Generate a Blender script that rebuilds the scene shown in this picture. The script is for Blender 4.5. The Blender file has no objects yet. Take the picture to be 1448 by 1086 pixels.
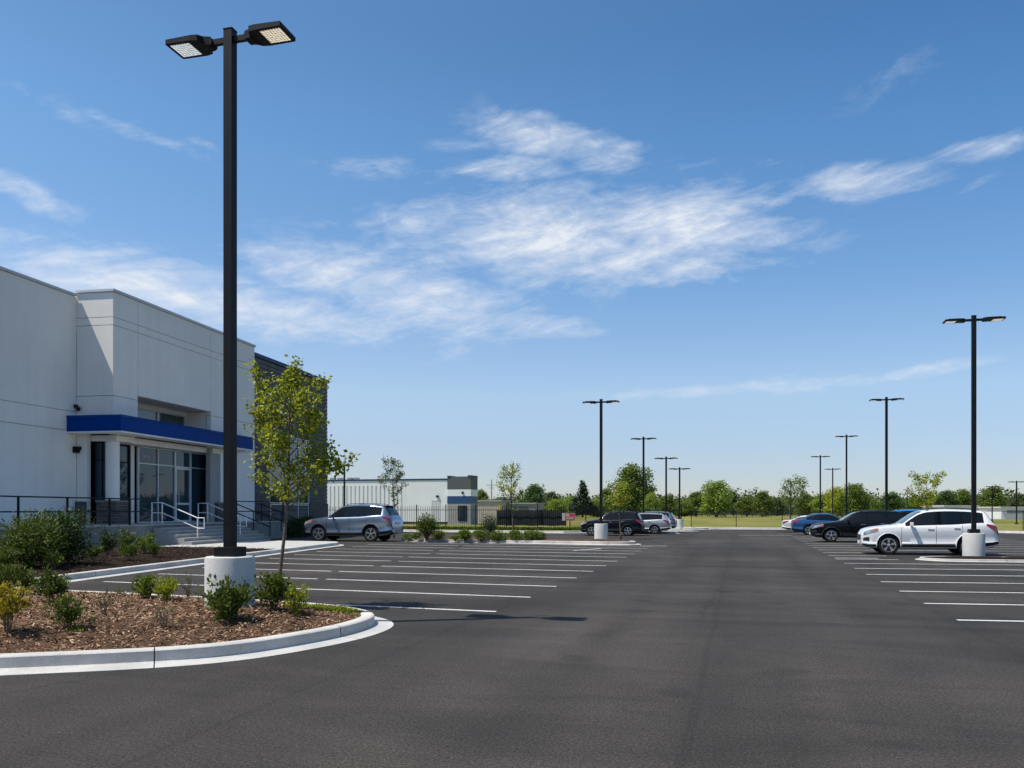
import bpy, bmesh, math, random
from mathutils import Vector, Matrix, Euler, noise as mnoise

R = math.radians
scene = bpy.context.scene
COL = scene.collection
random.seed(7)

# ------------------------------------------------------------------ view geometry
F_PX, CX, HZ, EYE, YAW = 1200.0, 724.0, 722.0, 1.6, R(15)
SN, CS = math.sin(YAW), math.cos(YAW)

def D(u, d, z=0.0):
    """world point at depth d on the bearing of photo column u"""
    l = (u - CX) / F_PX * d
    return Vector((l * CS - d * SN, l * SN + d * CS, z))

def G(u, v, z=0.0):
    """world point at height z seen at photo pixel u, v"""
    return D(u, (EYE - z) * F_PX / (v - HZ), z)

# ------------------------------------------------------------------ object helpers
def link(o):
    COL.objects.link(o)
    return o

def tag(o, label=None, cat=None, group=None, kind=None):
    if label: o['label'] = label
    if cat: o['category'] = cat
    if group: o['group'] = group
    if kind: o['kind'] = kind
    return o

def thing(name, label, cat, loc=(0, 0, 0), rz=0.0, group=None):
    o = link(bpy.data.objects.new(name, None))
    o.empty_display_size = .2
    o.location = loc
    o.rotation_euler = (0, 0, rz)
    return tag(o, label, cat, group)

class MB:
    def __init__(s):
        s.v, s.f, s.m = [], [], []
        s.mi = 0
    def add(s, verts, faces):
        b = len(s.v)
        s.v.extend([tuple(p) for p in verts])
        for f in faces:
            s.f.append(tuple(i + b for i in f)); s.m.append(s.mi)
        return s
    def box(s, x0, x1, y0, y1, z0, z1):
        return s.add([(x0,y0,z0),(x1,y0,z0),(x1,y1,z0),(x0,y1,z0),(x0,y0,z1),(x1,y0,z1),(x1,y1,z1),(x0,y1,z1)],
                     [(0,3,2,1),(4,5,6,7),(0,1,5,4),(1,2,6,5),(2,3,7,6),(3,0,4,7)])
    def obox(s, c, size, M):
        hx, hy, hz = size[0]/2, size[1]/2, size[2]/2
        c = Vector(c)
        vs = [c + M @ Vector((x*hx, y*hy, z*hz)) for z in (-1,1) for (x,y) in ((-1,-1),(1,-1),(1,1),(-1,1))]
        return s.add(vs, [(0,3,2,1),(4,5,6,7),(0,1,5,4),(1,2,6,5),(2,3,7,6),(3,0,4,7)])
    def tube(s, pts, rad, n=8, cap=True):
        pts = [Vector(p) for p in pts]
        if not hasattr(rad, '__len__'): rad = [rad]*len(pts)
        vs, fs = [], []
        ref = None
        for i, p in enumerate(pts):
            t = (pts[min(i+1, len(pts)-1)] - pts[max(i-1, 0)])
            if t.length < 1e-9: t = Vector((0,0,1))
            t.normalize()
            if ref is None:
                ref = Vector((1,0,0)) if abs(t.x) < .8 else Vector((0,1,0))
            a = (ref - t*ref.dot(t)).normalized()
            ref = a
            b = t.cross(a)
            for k in range(n):
                an = 2*math.pi*k/n
                vs.append(p + (a*math.cos(an) + b*math.sin(an))*rad[i])
        for i in range(len(pts)-1):
            for k in range(n):
                k2 = (k+1) % n
                fs.append((i*n+k, i*n+k2, (i+1)*n+k2, (i+1)*n+k))
        if cap:
            fs.append(tuple(range(n-1, -1, -1)))
            fs.append(tuple((len(pts)-1)*n + k for k in range(n)))
        return s.add(vs, fs)
    def lathe(s, prof, n=32, c=(0,0,0), axis='z'):
        vs, fs = [], []
        for (r, z) in prof:
            for k in range(n):
                a = 2*math.pi*k/n
                p = (r*math.cos(a), r*math.sin(a), z)
                if axis == 'y': p = (p[0], p[2], p[1])
                vs.append((p[0]+c[0], p[1]+c[1], p[2]+c[2]))
        for i in range(len(prof)-1):
            for k in range(n):
                k2 = (k+1) % n
                q = (i*n+k, i*n+k2, (i+1)*n+k2, (i+1)*n+k)
                fs.append(q if axis == 'z' else q[::-1])
        a = tuple(range(n-1, -1, -1)); b = tuple((len(prof)-1)*n+k for k in range(n))
        fs.append(a if axis == 'z' else a[::-1]); fs.append(b if axis == 'z' else b[::-1])
        return s.add(vs, fs)
    def prism(s, poly, z0, z1):
        n = len(poly)
        vs = [(p[0], p[1], z0) for p in poly] + [(p[0], p[1], z1) for p in poly]
        fs = [tuple(range(n-1, -1, -1)), tuple(range(n, 2*n))]
        fs += [(i, (i+1) % n, n+(i+1) % n, n+i) for i in range(n)]
        return s.add(vs, fs)
    def leaf(s, p, d, nrm, L, W):
        d = d.normalized()
        w = d.cross(nrm)
        if w.length < 1e-5: w = d.cross(Vector((.3,.5,.8)))
        w.normalize()
        n2 = w.cross(d)
        return s.add([p, p + d*L*.5 + w*W*.5 + n2*L*.07, p + d*L, p + d*L*.5 - w*W*.5 + n2*L*.07], [(0,1,2,3)])
    def build(s, name, mats, parent=None, smooth=False, bevel=0.0, loc=None):
        me = bpy.data.meshes.new(name)
        me.from_pydata(s.v, [], s.f)
        if not isinstance(mats, (list, tuple)): mats = [mats]
        for m in mats: me.materials.append(m)
        if len(mats) > 1: me.polygons.foreach_set('material_index', s.m)
        if bevel:
            bm = bmesh.new(); bm.from_mesh(me)
            bmesh.ops.remove_doubles(bm, verts=bm.verts, dist=1e-5)
            ed = [e for e in bm.edges if len(e.link_faces) == 2 and e.calc_face_angle(0) > .6]
            bmesh.ops.bevel(bm, geom=ed, offset=bevel, segments=2, affect='EDGES', profile=.7, clamp_overlap=True)
            bm.to_mesh(me); bm.free()
        if smooth:
            me.polygons.foreach_set('use_smooth', [True]*len(me.polygons))
            if smooth != 'all': me.set_sharp_from_angle(angle=R(38))
        me.update()
        o = link(bpy.data.objects.new(name, me))
        if parent: o.parent = parent
        if loc is not None: o.location = loc
        return o

def copy_tree(o, parent=None):
    c = o.copy(); COL.objects.link(c)
    if parent: c.parent = parent
    for ch in [x for x in bpy.data.objects if x.parent == o]:
        copy_tree(ch, c)
    return c

# ------------------------------------------------------------------ materials
def nt_new(name):
    m = bpy.data.materials.new(name); m.use_nodes = True
    nt = m.node_tree; nt.nodes.clear()
    out = nt.nodes.new('ShaderNodeOutputMaterial')
    return m, nt, out

def N(nt, typ, **kw):
    n = nt.nodes.new(typ)
    for k, v in kw.items():
        if k.startswith('i_'):
            n.inputs[k[2:].replace('_', ' ')].default_value = v
        else:
            setattr(n, k, v)
    return n

def noise_tex(nt, coord, scale, detail=4, rough=.55, dist=0.0, dims='3D'):
    n = N(nt, 'ShaderNodeTexNoise'); n.noise_dimensions = dims
    n.inputs['Scale'].default_value = scale; n.inputs['Detail'].default_value = detail
    n.inputs['Roughness'].default_value = rough; n.inputs['Distortion'].default_value = dist
    nt.links.new(coord, n.inputs['Vector'])
    return n.outputs['Fac']

def ramp(nt, fac, stops):
    r = N(nt, 'ShaderNodeValToRGB')
    el = r.color_ramp.elements
    while len(el) < len(stops): el.new(.5)
    for e, (p, c) in zip(el, stops):
        e.position = p
        e.color = tuple(c)+(1,) if hasattr(c, '__len__') else (c, c, c, 1)
    nt.links.new(fac, r.inputs[0])
    return r.outputs[0]

def mixc(nt, a, b, fac, mode='MIX'):
    m = N(nt, 'ShaderNodeMix', data_type='RGBA', blend_type=mode)
    for i, x in ((6, a), (7, b)):
        if hasattr(x, 'is_linked') or isinstance(x, bpy.types.NodeSocket): nt.links.new(x, m.inputs[i])
        else: m.inputs[i].default_value = tuple(x)+(1,) if len(x) == 3 else x
    if isinstance(fac, bpy.types.NodeSocket): nt.links.new(fac, m.inputs[0])
    else: m.inputs[0].default_value = fac
    return m.outputs[2]

def pmat(name, col, rough=.6, metal=0.0, var=.08, scale=3.0, bump=0.0, bscale=60.0, coat=0.0, spec=.5, fine=0.0, fscale=80.0, emit=None):
    m, nt, out = nt_new(name)
    p = N(nt, 'ShaderNodeBsdfPrincipled')
    nt.links.new(p.outputs[0], out.inputs[0])
    tc = N(nt, 'ShaderNodeTexCoord').outputs['Object']
    c = tuple(col)
    lo = tuple(max(0, x*(1-var)) for x in c); hi = tuple(min(1, x*(1+var)) for x in c)
    colr = ramp(nt, noise_tex(nt, tc, scale, 5), [(.3, lo), (.7, hi)])
    if fine:
        g = ramp(nt, noise_tex(nt, tc, fscale, 3), [(.35, 1-fine), (.65, 1+fine)])
        colr = mixc(nt, colr, g, 1.0, 'MULTIPLY')
    nt.links.new(colr, p.inputs['Base Color'])
    p.inputs['Roughness'].default_value = rough
    p.inputs['Metallic'].default_value = metal
    p.inputs['Specular IOR Level'].default_value = spec
    if coat:
        p.inputs['Coat Weight'].default_value = coat; p.inputs['Coat Roughness'].default_value = .04
    if bump:
        b = N(nt, 'ShaderNodeBump'); b.inputs['Strength'].default_value = bump; b.inputs['Distance'].default_value = .01
        nt.links.new(noise_tex(nt, tc, bscale, 4), b.inputs['Height'])
        nt.links.new(b.outputs[0], p.inputs['Normal'])
    if emit:
        p.inputs['Emission Color'].default_value = tuple(emit[:3])+(1,); p.inputs['Emission Strength'].default_value = emit[3]
    return m

def leaf_mat(name, cols, trans=.35):
    m, nt, out = nt_new(name)
    geo = N(nt, 'ShaderNodeNewGeometry')
    n = len(cols)
    c = ramp(nt, geo.outputs['Random Per Island'], [(i/(n-1), cols[i]) for i in range(n)])
    tc = N(nt, 'ShaderNodeTexCoord').outputs['Object']
    g = ramp(nt, noise_tex(nt, tc, 1.4, 3), [(.3, .78), (.7, 1.2)])
    c = mixc(nt, c, g, 1.0, 'MULTIPLY')
    p = N(nt, 'ShaderNodeBsdfPrincipled'); p.inputs['Roughness'].default_value = .5; p.inputs['Specular IOR Level'].default_value = .35
    t = N(nt, 'ShaderNodeBsdfTranslucent')
    nt.links.new(c, p.inputs['Base Color'])
    tcol = mixc(nt, c, (1.25, 1.2, .5), 1.0, 'MULTIPLY')
    nt.links.new(tcol, t.inputs['Color'])
    mx = N(nt, 'ShaderNodeMixShader'); mx.inputs[0].default_value = trans
    nt.links.new(p.outputs[0], mx.inputs[1]); nt.links.new(t.outputs[0], mx.inputs[2])
    nt.links.new(mx.outputs[0], out.inputs[0])
    return m

M = {}
def asphalt():
    m, nt, out = nt_new('asphalt')
    p = N(nt, 'ShaderNodeBsdfPrincipled'); nt.links.new(p.outputs[0], out.inputs[0])
    tc = N(nt, 'ShaderNodeTexCoord').outputs['Object']
    c = ramp(nt, noise_tex(nt, tc, .16, 6, .62, .6), [(.3, (.0285, .0252, .0224)), (.52, (.0445, .0384, .0328)), (.72, (.066, .0562, .047))])
    # wheel paths and paver lanes run along the drive
    mp = N(nt, 'ShaderNodeMapping'); mp.inputs['Scale'].default_value = (1.0, .07, 1)
    nt.links.new(tc, mp.inputs[0])
    c = mixc(nt, c, ramp(nt, noise_tex(nt, mp.outputs[0], .75, 3, .5), [(.32, .8), (.7, 1.2)]), 1.0, 'MULTIPLY')
    mp2 = N(nt, 'ShaderNodeMapping'); mp2.inputs['Scale'].default_value = (.22, 1.0, 1); mp2.inputs['Rotation'].default_value = (0, 0, .3)
    nt.links.new(tc, mp2.inputs[0])
    c = mixc(nt, c, ramp(nt, noise_tex(nt, mp2.outputs[0], .7, 6, .62, .9), [(.34, .76), (.5, 1.0), (.68, 1.26)]), 1.0, 'MULTIPLY')
    # stone speckle at two sizes
    sp = noise_tex(nt, tc, 42, 4, .8)
    c = mixc(nt, c, ramp(nt, sp, [(.38, .45), (.5, .97), (.62, 1.75)]), .85, 'MULTIPLY')
    vo = N(nt, 'ShaderNodeTexVoronoi'); vo.inputs['Scale'].default_value = 95; nt.links.new(tc, vo.inputs['Vector'])
    c = mixc(nt, c, ramp(nt, vo.outputs['Distance'], [(.05, 2.3), (.26, 1.0), (.6, .62)]), .9, 'MULTIPLY')
    # paver seams along the drive, wandering slightly, and lightly polished wheel tracks
    sx = N(nt, 'ShaderNodeSeparateXYZ'); nt.links.new(tc, sx.inputs[0])
    wob = N(nt, 'ShaderNodeMath', operation='MULTIPLY_ADD'); nt.links.new(noise_tex(nt, tc, .35, 3), wob.inputs[0]); wob.inputs[1].default_value = .16; nt.links.new(sx.outputs[0], wob.inputs[2])
    def band(x0, half, soft, lo):
        d = N(nt, 'ShaderNodeMath', operation='SUBTRACT'); nt.links.new(wob.outputs[0], d.inputs[0]); d.inputs[1].default_value = x0+.08
        a = N(nt, 'ShaderNodeMath', operation='ABSOLUTE'); nt.links.new(d.outputs[0], a.inputs[0])
        k = N(nt, 'ShaderNodeMapRange'); k.interpolation_type = 'SMOOTHSTEP'; nt.links.new(a.outputs[0], k.inputs[0])
        k.inputs[1].default_value = half; k.inputs[2].default_value = half+soft; k.inputs[3].default_value = lo; k.inputs[4].default_value = 1.0
        return k.outputs[0]
    for x0, half, soft, lo in ((-.35, .012, .05, .84), (3.0, .01, .04, .86), (-3.75, .01, .05, .86), (-2.3, .22, .5, 1.18), (-.95, .2, .5, 1.14), (1.0, .2, .5, 1.17), (2.3, .22, .5, 1.13)):
        c = mixc(nt, c, band(x0, half, soft, lo), 1.0, 'MULTIPLY')
    # hairline cracks
    cr = N(nt, 'ShaderNodeTexVoronoi', feature='DISTANCE_TO_EDGE'); cr.inputs['Scale'].default_value = .16
    wv = N(nt, 'ShaderNodeVectorMath', operation='ADD'); nt.links.new(tc, wv.inputs[0])
    nn = N(nt, 'ShaderNodeTexNoise'); nn.inputs['Scale'].default_value = .9; nn.inputs['Detail'].default_value = 6; nt.links.new(tc, nn.inputs['Vector'])
    nt.links.new(nn.outputs['Color'], wv.inputs[1]); nt.links.new(wv.outputs[0], cr.inputs['Vector'])
    crk = ramp(nt, cr.outputs['Distance'], [(0.0, .55), (.006, 1.0)])
    gate = ramp(nt, noise_tex(nt, tc, .12, 2), [(.5, 0.0), (.58, 1.0)])
    c = mixc(nt, c, mixc(nt, (1, 1, 1), crk, gate), 1.0, 'MULTIPLY')
    # a few dark drips
    dr = ramp(nt, noise_tex(nt, tc, .9, 2, .4, .2), [(.645, 1.0), (.70, .74)])
    c = mixc(nt, c, dr, 1.0, 'MULTIPLY')
    nt.links.new(c, p.inputs['Base Color'])
    p.inputs['Roughness'].default_value = .88
    p.inputs['Specular IOR Level'].default_value = .3
    b = N(nt, 'ShaderNodeBump'); b.inputs['Strength'].default_value = .5; b.inputs['Distance'].default_value = .008
    nt.links.new(vo.outputs['Distance'], b.inputs['Height'])
    nt.links.new(b.outputs[0], p.inputs['Normal'])
    return m
M['asphalt'] = asphalt()

def concrete(name, col, stain=.18, joints=0):
    m, nt, out = nt_new(name)
    p = N(nt, 'ShaderNodeBsdfPrincipled'); nt.links.new(p.outputs[0], out.inputs[0])
    tc = N(nt, 'ShaderNodeTexCoord').outputs['Object']
    c = ramp(nt, noise_tex(nt, tc, 1.3, 6, .65, .4), [(.28, tuple(x*(1-stain) for x in col)), (.6, col), (.8, tuple(x*(1+stain*.5) for x in col))])
    c = mixc(nt, c, ramp(nt, noise_tex(nt, tc, 60, 3, .7), [(.3, .86), (.6, 1.06)]), 1.0, 'MULTIPLY')
    pit = ramp(nt, noise_tex(nt, tc, 24, 2, .5), [(.26, .55), (.33, 1.0)])
    c = mixc(nt, c, pit, .7, 'MULTIPLY')
    nt.links.new(c, p.inputs['Base Color']); p.inputs['Roughness'].default_value = .85
    p.inputs['Specular IOR Level'].default_value = .3
    b = N(nt, 'ShaderNodeBump'); b.inputs['Strength'].default_value = .25; b.inputs['Distance'].default_value = .006
    nt.links.new(noise_tex(nt, tc, 45, 5), b.inputs['Height']); nt.links.new(b.outputs[0], p.inputs['Normal'])
    return m
M['kerb'] = concrete('kerb_concrete', (.52, .50, .465), .3)
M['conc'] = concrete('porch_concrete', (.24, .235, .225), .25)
M['step'] = concrete('step_concrete', (.38, .37, .35), .2)  # lighter than the porch: sun on the step ends put into the colour
M['conc_base'] = concrete('pole_base_concrete', (.56, .555, .53), .16)
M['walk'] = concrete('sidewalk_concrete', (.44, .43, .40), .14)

def line_paint():
    m, nt, out = nt_new('line_paint')
    p = N(nt, 'ShaderNodeBsdfPrincipled')
    tc = N(nt, 'ShaderNodeTexCoord').outputs['Object']
    c = ramp(nt, noise_tex(nt, tc, .8, 5), [(.3, (.52, .52, .5)), (.7, (.72, .71, .69))])
    nt.links.new(c, p.inputs['Base Color']); p.inputs['Roughness'].default_value = .7
    tr = N(nt, 'ShaderNodeBsdfTransparent')
    mx = N(nt, 'ShaderNodeMixShader')
    wear = mixc(nt, ramp(nt, noise_tex(nt, tc, 30, 4, .75), [(.36, 1.0), (.5, 0.0)]), ramp(nt, noise_tex(nt, tc, .45, 4), [(.3, .2), (.7, 1.0)]), 1.0, 'MULTIPLY')
    nt.links.new(wear, mx.inputs[0])
    nt.links.new(p.outputs[0], mx.inputs[1]); nt.links.new(tr.outputs[0], mx.inputs[2])
    nt.links.new(mx.outputs[0], out.inputs[0])
    return m
M['paint'] = line_paint()

def mulch(name, a, b, c_):
    m, nt, out = nt_new(name)
    p = N(nt, 'ShaderNodeBsdfPrincipled'); nt.links.new(p.outputs[0], out.inputs[0])
    tc = N(nt, 'ShaderNodeTexCoord').outputs['Object']
    vo = N(nt, 'ShaderNodeTexVoronoi'); vo.inputs['Scale'].default_value = 28
    mp = N(nt, 'ShaderNodeMapping'); mp.inputs['Scale'].default_value = (1, 2.2, 1); mp.inputs['Rotation'].default_value = (0, 0, .6)
    nt.links.new(tc, mp.inputs[0]); nt.links.new(mp.outputs[0], vo.inputs['Vector'])
    c = ramp(nt, vo.outputs['Color'], [(.1, a), (.5, b), (.9, c_)])
    c = mixc(nt, c, ramp(nt, noise_tex(nt, tc, 1.2, 4), [(.3, .7), (.7, 1.2)]), 1.0, 'MULTIPLY')
    nt.links.new(c, p.inputs['Base Color']); p.inputs['Roughness'].default_value = .95; p.inputs['Specular IOR Level'].default_value = .1
    bu = N(nt, 'ShaderNodeBump'); bu.inputs['Strength'].default_value = 1; bu.inputs['Distance'].default_value = .03
    nt.links.new(vo.outputs['Distance'], bu.inputs['Height']); nt.links.new(bu.outputs[0], p.inputs['Normal'])
    return m
M['mulch'] = mulch('bark_mulch', (.05, .028, .017), (.11, .063, .038), (.2, .125, .078))
M['mulch_dark_shaded'] = mulch('dark_shaded_mulch', (.012, .007, .005), (.026, .016, .011), (.045, .028, .018))  # darker mulch copy; shade over the entrance bed is put into the colour

def chip_mat(name, k):
    m, nt, out = nt_new(name)
    p = N(nt, 'ShaderNodeBsdfPrincipled'); nt.links.new(p.outputs[0], out.inputs[0])
    g = N(nt, 'ShaderNodeNewGeometry')
    c = ramp(nt, g.outputs['Random Per Island'], [(p_, tuple(x*k for x in c_)) for p_, c_ in ((0, (.045, .025, .016)), (.35, (.12, .066, .038)), (.7, (.2, .118, .07)), (.92, (.3, .2, .125)), (1, (.42, .31, .21)))])
    nt.links.new(c, p.inputs['Base Color']); p.inputs['Roughness'].default_value = .9; p.inputs['Specular IOR Level'].default_value = .15
    return m
M['chips'] = chip_mat('bark_chips', 1.5)
M['chips_shaded'] = chip_mat('shaded_bark_chips', .35)  # chips darkened with the same painted shade as the bed

def grass_ground():
    m, nt, out = nt_new('field_grass')
    p = N(nt, 'ShaderNodeBsdfPrincipled'); nt.links.new(p.outputs[0], out.inputs[0])
    tc = N(nt, 'ShaderNodeTexCoord').outputs['Object']
    mp = N(nt, 'ShaderNodeMapping'); mp.inputs['Scale'].default_value = (1, .35, 1); nt.links.new(tc, mp.inputs[0])
    c = ramp(nt, noise_tex(nt, mp.outputs[0], .075, 7, .65, .5), [(.3, (.085, .125, .024)), (.44, (.15, .165, .034)), (.56, (.22, .195, .06)), (.72, (.30, .235, .10))])
    c = mixc(nt, c, ramp(nt, noise_tex(nt, tc, 3, 5, .7), [(.3, .65), (.7, 1.3)]), 1.0, 'MULTIPLY')
    nt.links.new(c, p.inputs['Base Color']); p.inputs['Roughness'].default_value = 1; p.inputs['Specular IOR Level'].default_value = .05
    return m
M['grass'] = grass_ground()

def wall_mat():
    m = pmat('white_stucco', (.88, .825, .755), .85, var=.04, scale=.35, bump=.12, bscale=140, fine=.035, fscale=30, spec=.2)
    nt = m.node_tree; p = [n for n in nt.nodes if n.type == 'BSDF_PRINCIPLED'][0]
    tc = N(nt, 'ShaderNodeTexCoord').outputs['Object']
    mp = N(nt, 'ShaderNodeMapping'); mp.inputs['Scale'].default_value = (2.2, 2.2, .10); nt.links.new(tc, mp.inputs[0])
    st = ramp(nt, noise_tex(nt, mp.outputs[0], 1.0, 6, .7), [(.36, .88), (.52, 1.0)])
    src = p.inputs['Base Color'].links[0].from_socket
    c = mixc(nt, src, st, .35, 'MULTIPLY')
    c = mixc(nt, c, ramp(nt, noise_tex(nt, tc, .9, 5, .65), [(.32, .965), (.6, 1.0)]), 1.0, 'MULTIPLY')
    nt.links.new(c, p.inputs['Base Color'])
    return m
M['wall'] = wall_mat()
M['wall_plain'] = pmat('white_stucco', (.86, .825, .775), .85, var=.035, scale=.5, bump=.12, bscale=140, fine=.03, fscale=40, spec=.2)
M['reveal'] = pmat('wall_reveal', (.33, .33, .33), .9)
M['cap'] = pmat('parapet_metal', (.55, .55, .55), .45, var=.04)
M['bluecap'] = pmat('blue_trim', (.008, .045, .14), .5, var=.05, spec=.25)
M['blue'] = pmat('blue_canopy_metal', (.0006, .045, .235), .5, var=.06, spec=.06, scale=.8)
M['darkwall'] = pmat('grey_plank_cladding', (.125, .12, .115), .75, var=.22, scale=1.4, spec=.25)
M['alu'] = pmat('aluminium_frame', (.62, .63, .64), .4, metal=.3, var=.03)
M['steel_white'] = pmat('pale_steel_rail', (.72, .72, .72), .4, metal=.2, var=.04)
M['black'] = pmat('black_metal', (.0075, .008, .009), .5, var=.1, scale=2, spec=.2)
M['blackrail'] = pmat('black_rail_paint', (.008, .0085, .01), .5, var=.1, spec=.15)
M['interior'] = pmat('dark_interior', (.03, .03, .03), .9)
M['screen'] = pmat('windscreen_fabric', (.018, .024, .024), .9, var=.2, scale=1.5)
M['tan'] = pmat('tan_block_wall', (.46, .40, .33), .9, var=.08, scale=1.2, fine=.06, fscale=14)
M['greyblock'] = pmat('grey_block_wall', (.30, .295, .285), .9, var=.08, scale=1.2)
M['yellow'] = pmat('yellow_post_paint', (.55, .36, .05), .6)
M['charcoal'] = pmat('charcoal_panel', (.085, .095, .098), .7, var=.08)
M['navyband'] = pmat('navy_band', (.012, .055, .16), .5)
M['whitemetal'] = pmat('white_metal_siding', (.74, .75, .76), .55, var=.03, scale=.6)
M['bark'] = pmat('grey_bark', (.14, .105, .08), .9, var=.35, scale=9, bump=.6, bscale=30, spec=.1)
M['bark_dark'] = pmat('dark_bark', (.06, .045, .035), .95, var=.3, scale=4, spec=.1)
M['twig'] = pmat('dry_twig', (.17, .13, .09), .9, var=.3, scale=20, spec=.1)
M['tyre'] = pmat('tyre_rubber', (.012, .012, .012), .8, var=.1, spec=.3)
M['rim'] = pmat('alloy_rim', (.55, .56, .58), .28, metal=.85, var=.03)
M['hub'] = pmat('wheel_well_dark', (.006, .006, .006), .9)
M['plastic'] = pmat('black_plastic', (.016, .016, .017), .6, var=.1)
M['chrome'] = pmat('chrome', (.75, .75, .76), .15, metal=1, var=.02)
M['carglass'] = pmat('tinted_car_glass', (.004, .006, .007), .03, var=.05, spec=.5)
M['pillar'] = pmat('gloss_black_pillar', (.004, .004, .0045), .25, var=.05, spec=.3)
M['windshield'] = pmat('windshield_glass', (.05, .085, .09), .03, var=.1, spec=.9)
M['headlight'] = pmat('headlight_lens', (.20, .22, .25), .1, var=.7, scale=9, coat=1)
M['amber'] = pmat('amber_lens', (.55, .1, .02), .2, coat=1)
M['taillight'] = pmat('tail_lens', (.25, .006, .012), .15, var=.25, scale=9, coat=1)
M['plate'] = pmat('number_plate', (.65, .66, .68), .5, var=.2, scale=20)
M['signred'] = pmat('sign_red', (.45, .05, .05), .6)
M['signwhite'] = pmat('sign_white', (.5, .46, .46), .6)

def brick():
    m, nt, out = nt_new('dark_brick')
    p = N(nt, 'ShaderNodeBsdfPrincipled'); nt.links.new(p.outputs[0], out.inputs[0])
    tc = N(nt, 'ShaderNodeTexCoord').outputs['Object']
    # use whichever horizontal axis the face runs along: x+y
    sx = N(nt, 'ShaderNodeSeparateXYZ'); nt.links.new(tc, sx.inputs[0])
    ad = N(nt, 'ShaderNodeMath', operation='ADD'); nt.links.new(sx.outputs[0], ad.inputs[0]); nt.links.new(sx.outputs[1], ad.inputs[1])
    cb = N(nt, 'ShaderNodeCombineXYZ'); nt.links.new(ad.outputs[0], cb.inputs[0]); nt.links.new(sx.outputs[2], cb.inputs[1])
    br = N(nt, 'ShaderNodeTexBrick'); nt.links.new(cb.outputs[0], br.inputs['Vector'])
    br.inputs['Color1'].default_value = (.055, .045, .042, 1); br.inputs['Color2'].default_value = (.12, .095, .085, 1); br.inputs['Mortar'].default_value = (.16, .155, .15, 1)
    br.inputs['Scale'].default_value = 1; br.inputs['Brick Width'].default_value = .39; br.inputs['Row Height'].default_value = .13; br.inputs['Mortar Size'].default_value = .01
    nt.links.new(br.outputs['Color'], p.inputs['Base Color']); p.inputs['Roughness'].default_value = .9
    return m
M['brick'] = brick()

def glass(name, col, spec, rough=.015):
    m, nt, out = nt_new(name)
    d = N(nt, 'ShaderNodeBsdfPrincipled'); d.inputs['Roughness'].default_value = rough
    tc = N(nt, 'ShaderNodeTexCoord').outputs['Object']
    nt.links.new(ramp(nt, noise_tex(nt, tc, .6, 2), [(.3, tuple(x*.6 for x in col)), (.7, col)]), d.inputs['Base Color'])
    d.inputs['IOR'].default_value = 1.5
    d.inputs['Specular IOR Level'].default_value = spec
    d.inputs['Coat Weight'].default_value = .06; d.inputs['Coat Roughness'].default_value = .01; d.inputs['Coat IOR'].default_value = 1.8
    bu = N(nt, 'ShaderNodeBump'); bu.inputs['Strength'].default_value = .03; bu.inputs['Distance'].default_value = .02
    nt.links.new(noise_tex(nt, tc, .9, 2), bu.inputs['Height']); nt.links.new(bu.outputs[0], d.inputs['Normal']); nt.links.new(bu.outputs[0], d.inputs['Coat Normal'])
    nt.links.new(d.outputs[0], out.inputs[0])
    return m
M['glass'] = glass('entrance_glass', (.018, .052, .078), .45)
M['glass_blue'] = glass('clerestory_glass', (.03, .06, .065), .9)

def car_paint(name, col, metal, rough=.25, coat=1.0):
    return pmat(name, col, rough, metal, var=.03, scale=1.5, coat=coat, spec=.5*coat)

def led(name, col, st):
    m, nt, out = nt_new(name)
    e = N(nt, 'ShaderNodeEmission'); e.inputs['Strength'].default_value = st  # unlit by day; weak emission stands in for the bright look of the lenses
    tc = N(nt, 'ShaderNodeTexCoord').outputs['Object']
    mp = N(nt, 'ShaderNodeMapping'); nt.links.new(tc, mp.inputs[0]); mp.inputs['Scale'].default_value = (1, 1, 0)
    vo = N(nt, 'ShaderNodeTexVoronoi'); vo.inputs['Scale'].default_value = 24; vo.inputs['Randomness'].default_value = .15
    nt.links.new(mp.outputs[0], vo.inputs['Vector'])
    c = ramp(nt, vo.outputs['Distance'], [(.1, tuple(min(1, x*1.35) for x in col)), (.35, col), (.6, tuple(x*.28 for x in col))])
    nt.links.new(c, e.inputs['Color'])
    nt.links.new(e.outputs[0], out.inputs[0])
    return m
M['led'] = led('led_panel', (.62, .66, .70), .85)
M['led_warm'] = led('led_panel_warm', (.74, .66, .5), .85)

G_DARK = [(.016, .036, .009), (.034, .066, .014), (.058, .1, .02)]
G_MID = [(.036, .062, .009), (.078, .118, .016), (.14, .178, .027)]
G_LITE = [(.06, .10, .014), (.12, .17, .024), (.19, .235, .04)]
G_YEL = [(.11, .155, .012), (.25, .30, .024), (.45, .44, .045)]
G_GOLD = [(.14, .14, .012), (.30, .24, .014), (.40, .30, .02)]
M['lf_dark'] = leaf_mat('leaves_dark', G_DARK)
M['lf_mid'] = leaf_mat('leaves_mid', G_MID)
M['lf_lite'] = leaf_mat('leaves_light', G_LITE)
M['lf_yel'] = leaf_mat('leaves_yellow_green', G_YEL, .42)
M['lf_gold'] = leaf_mat('leaves_gold', G_GOLD)
for nm_, c_, k_ in (('lf_mid_bg', G_MID, 1.4), ('lf_dark_bg', G_DARK, 1.6), ('lf_lite_bg', G_LITE, 1.6), ('lf_yel_bg', G_YEL, 1.15)):
    M[nm_] = leaf_mat('crown_'+nm_[3:], [tuple(x*k_ for x in q_) for q_ in c_], .4)
M['lf_pale'] = leaf_mat('leaves_pale', [(.07, .1, .04), (.13, .16, .07), (.2, .23, .12)])
M['lf_con'] = leaf_mat('needles_blue_green', [(.014, .032, .016), (.026, .05, .024), (.04, .068, .03)], .15)
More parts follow.
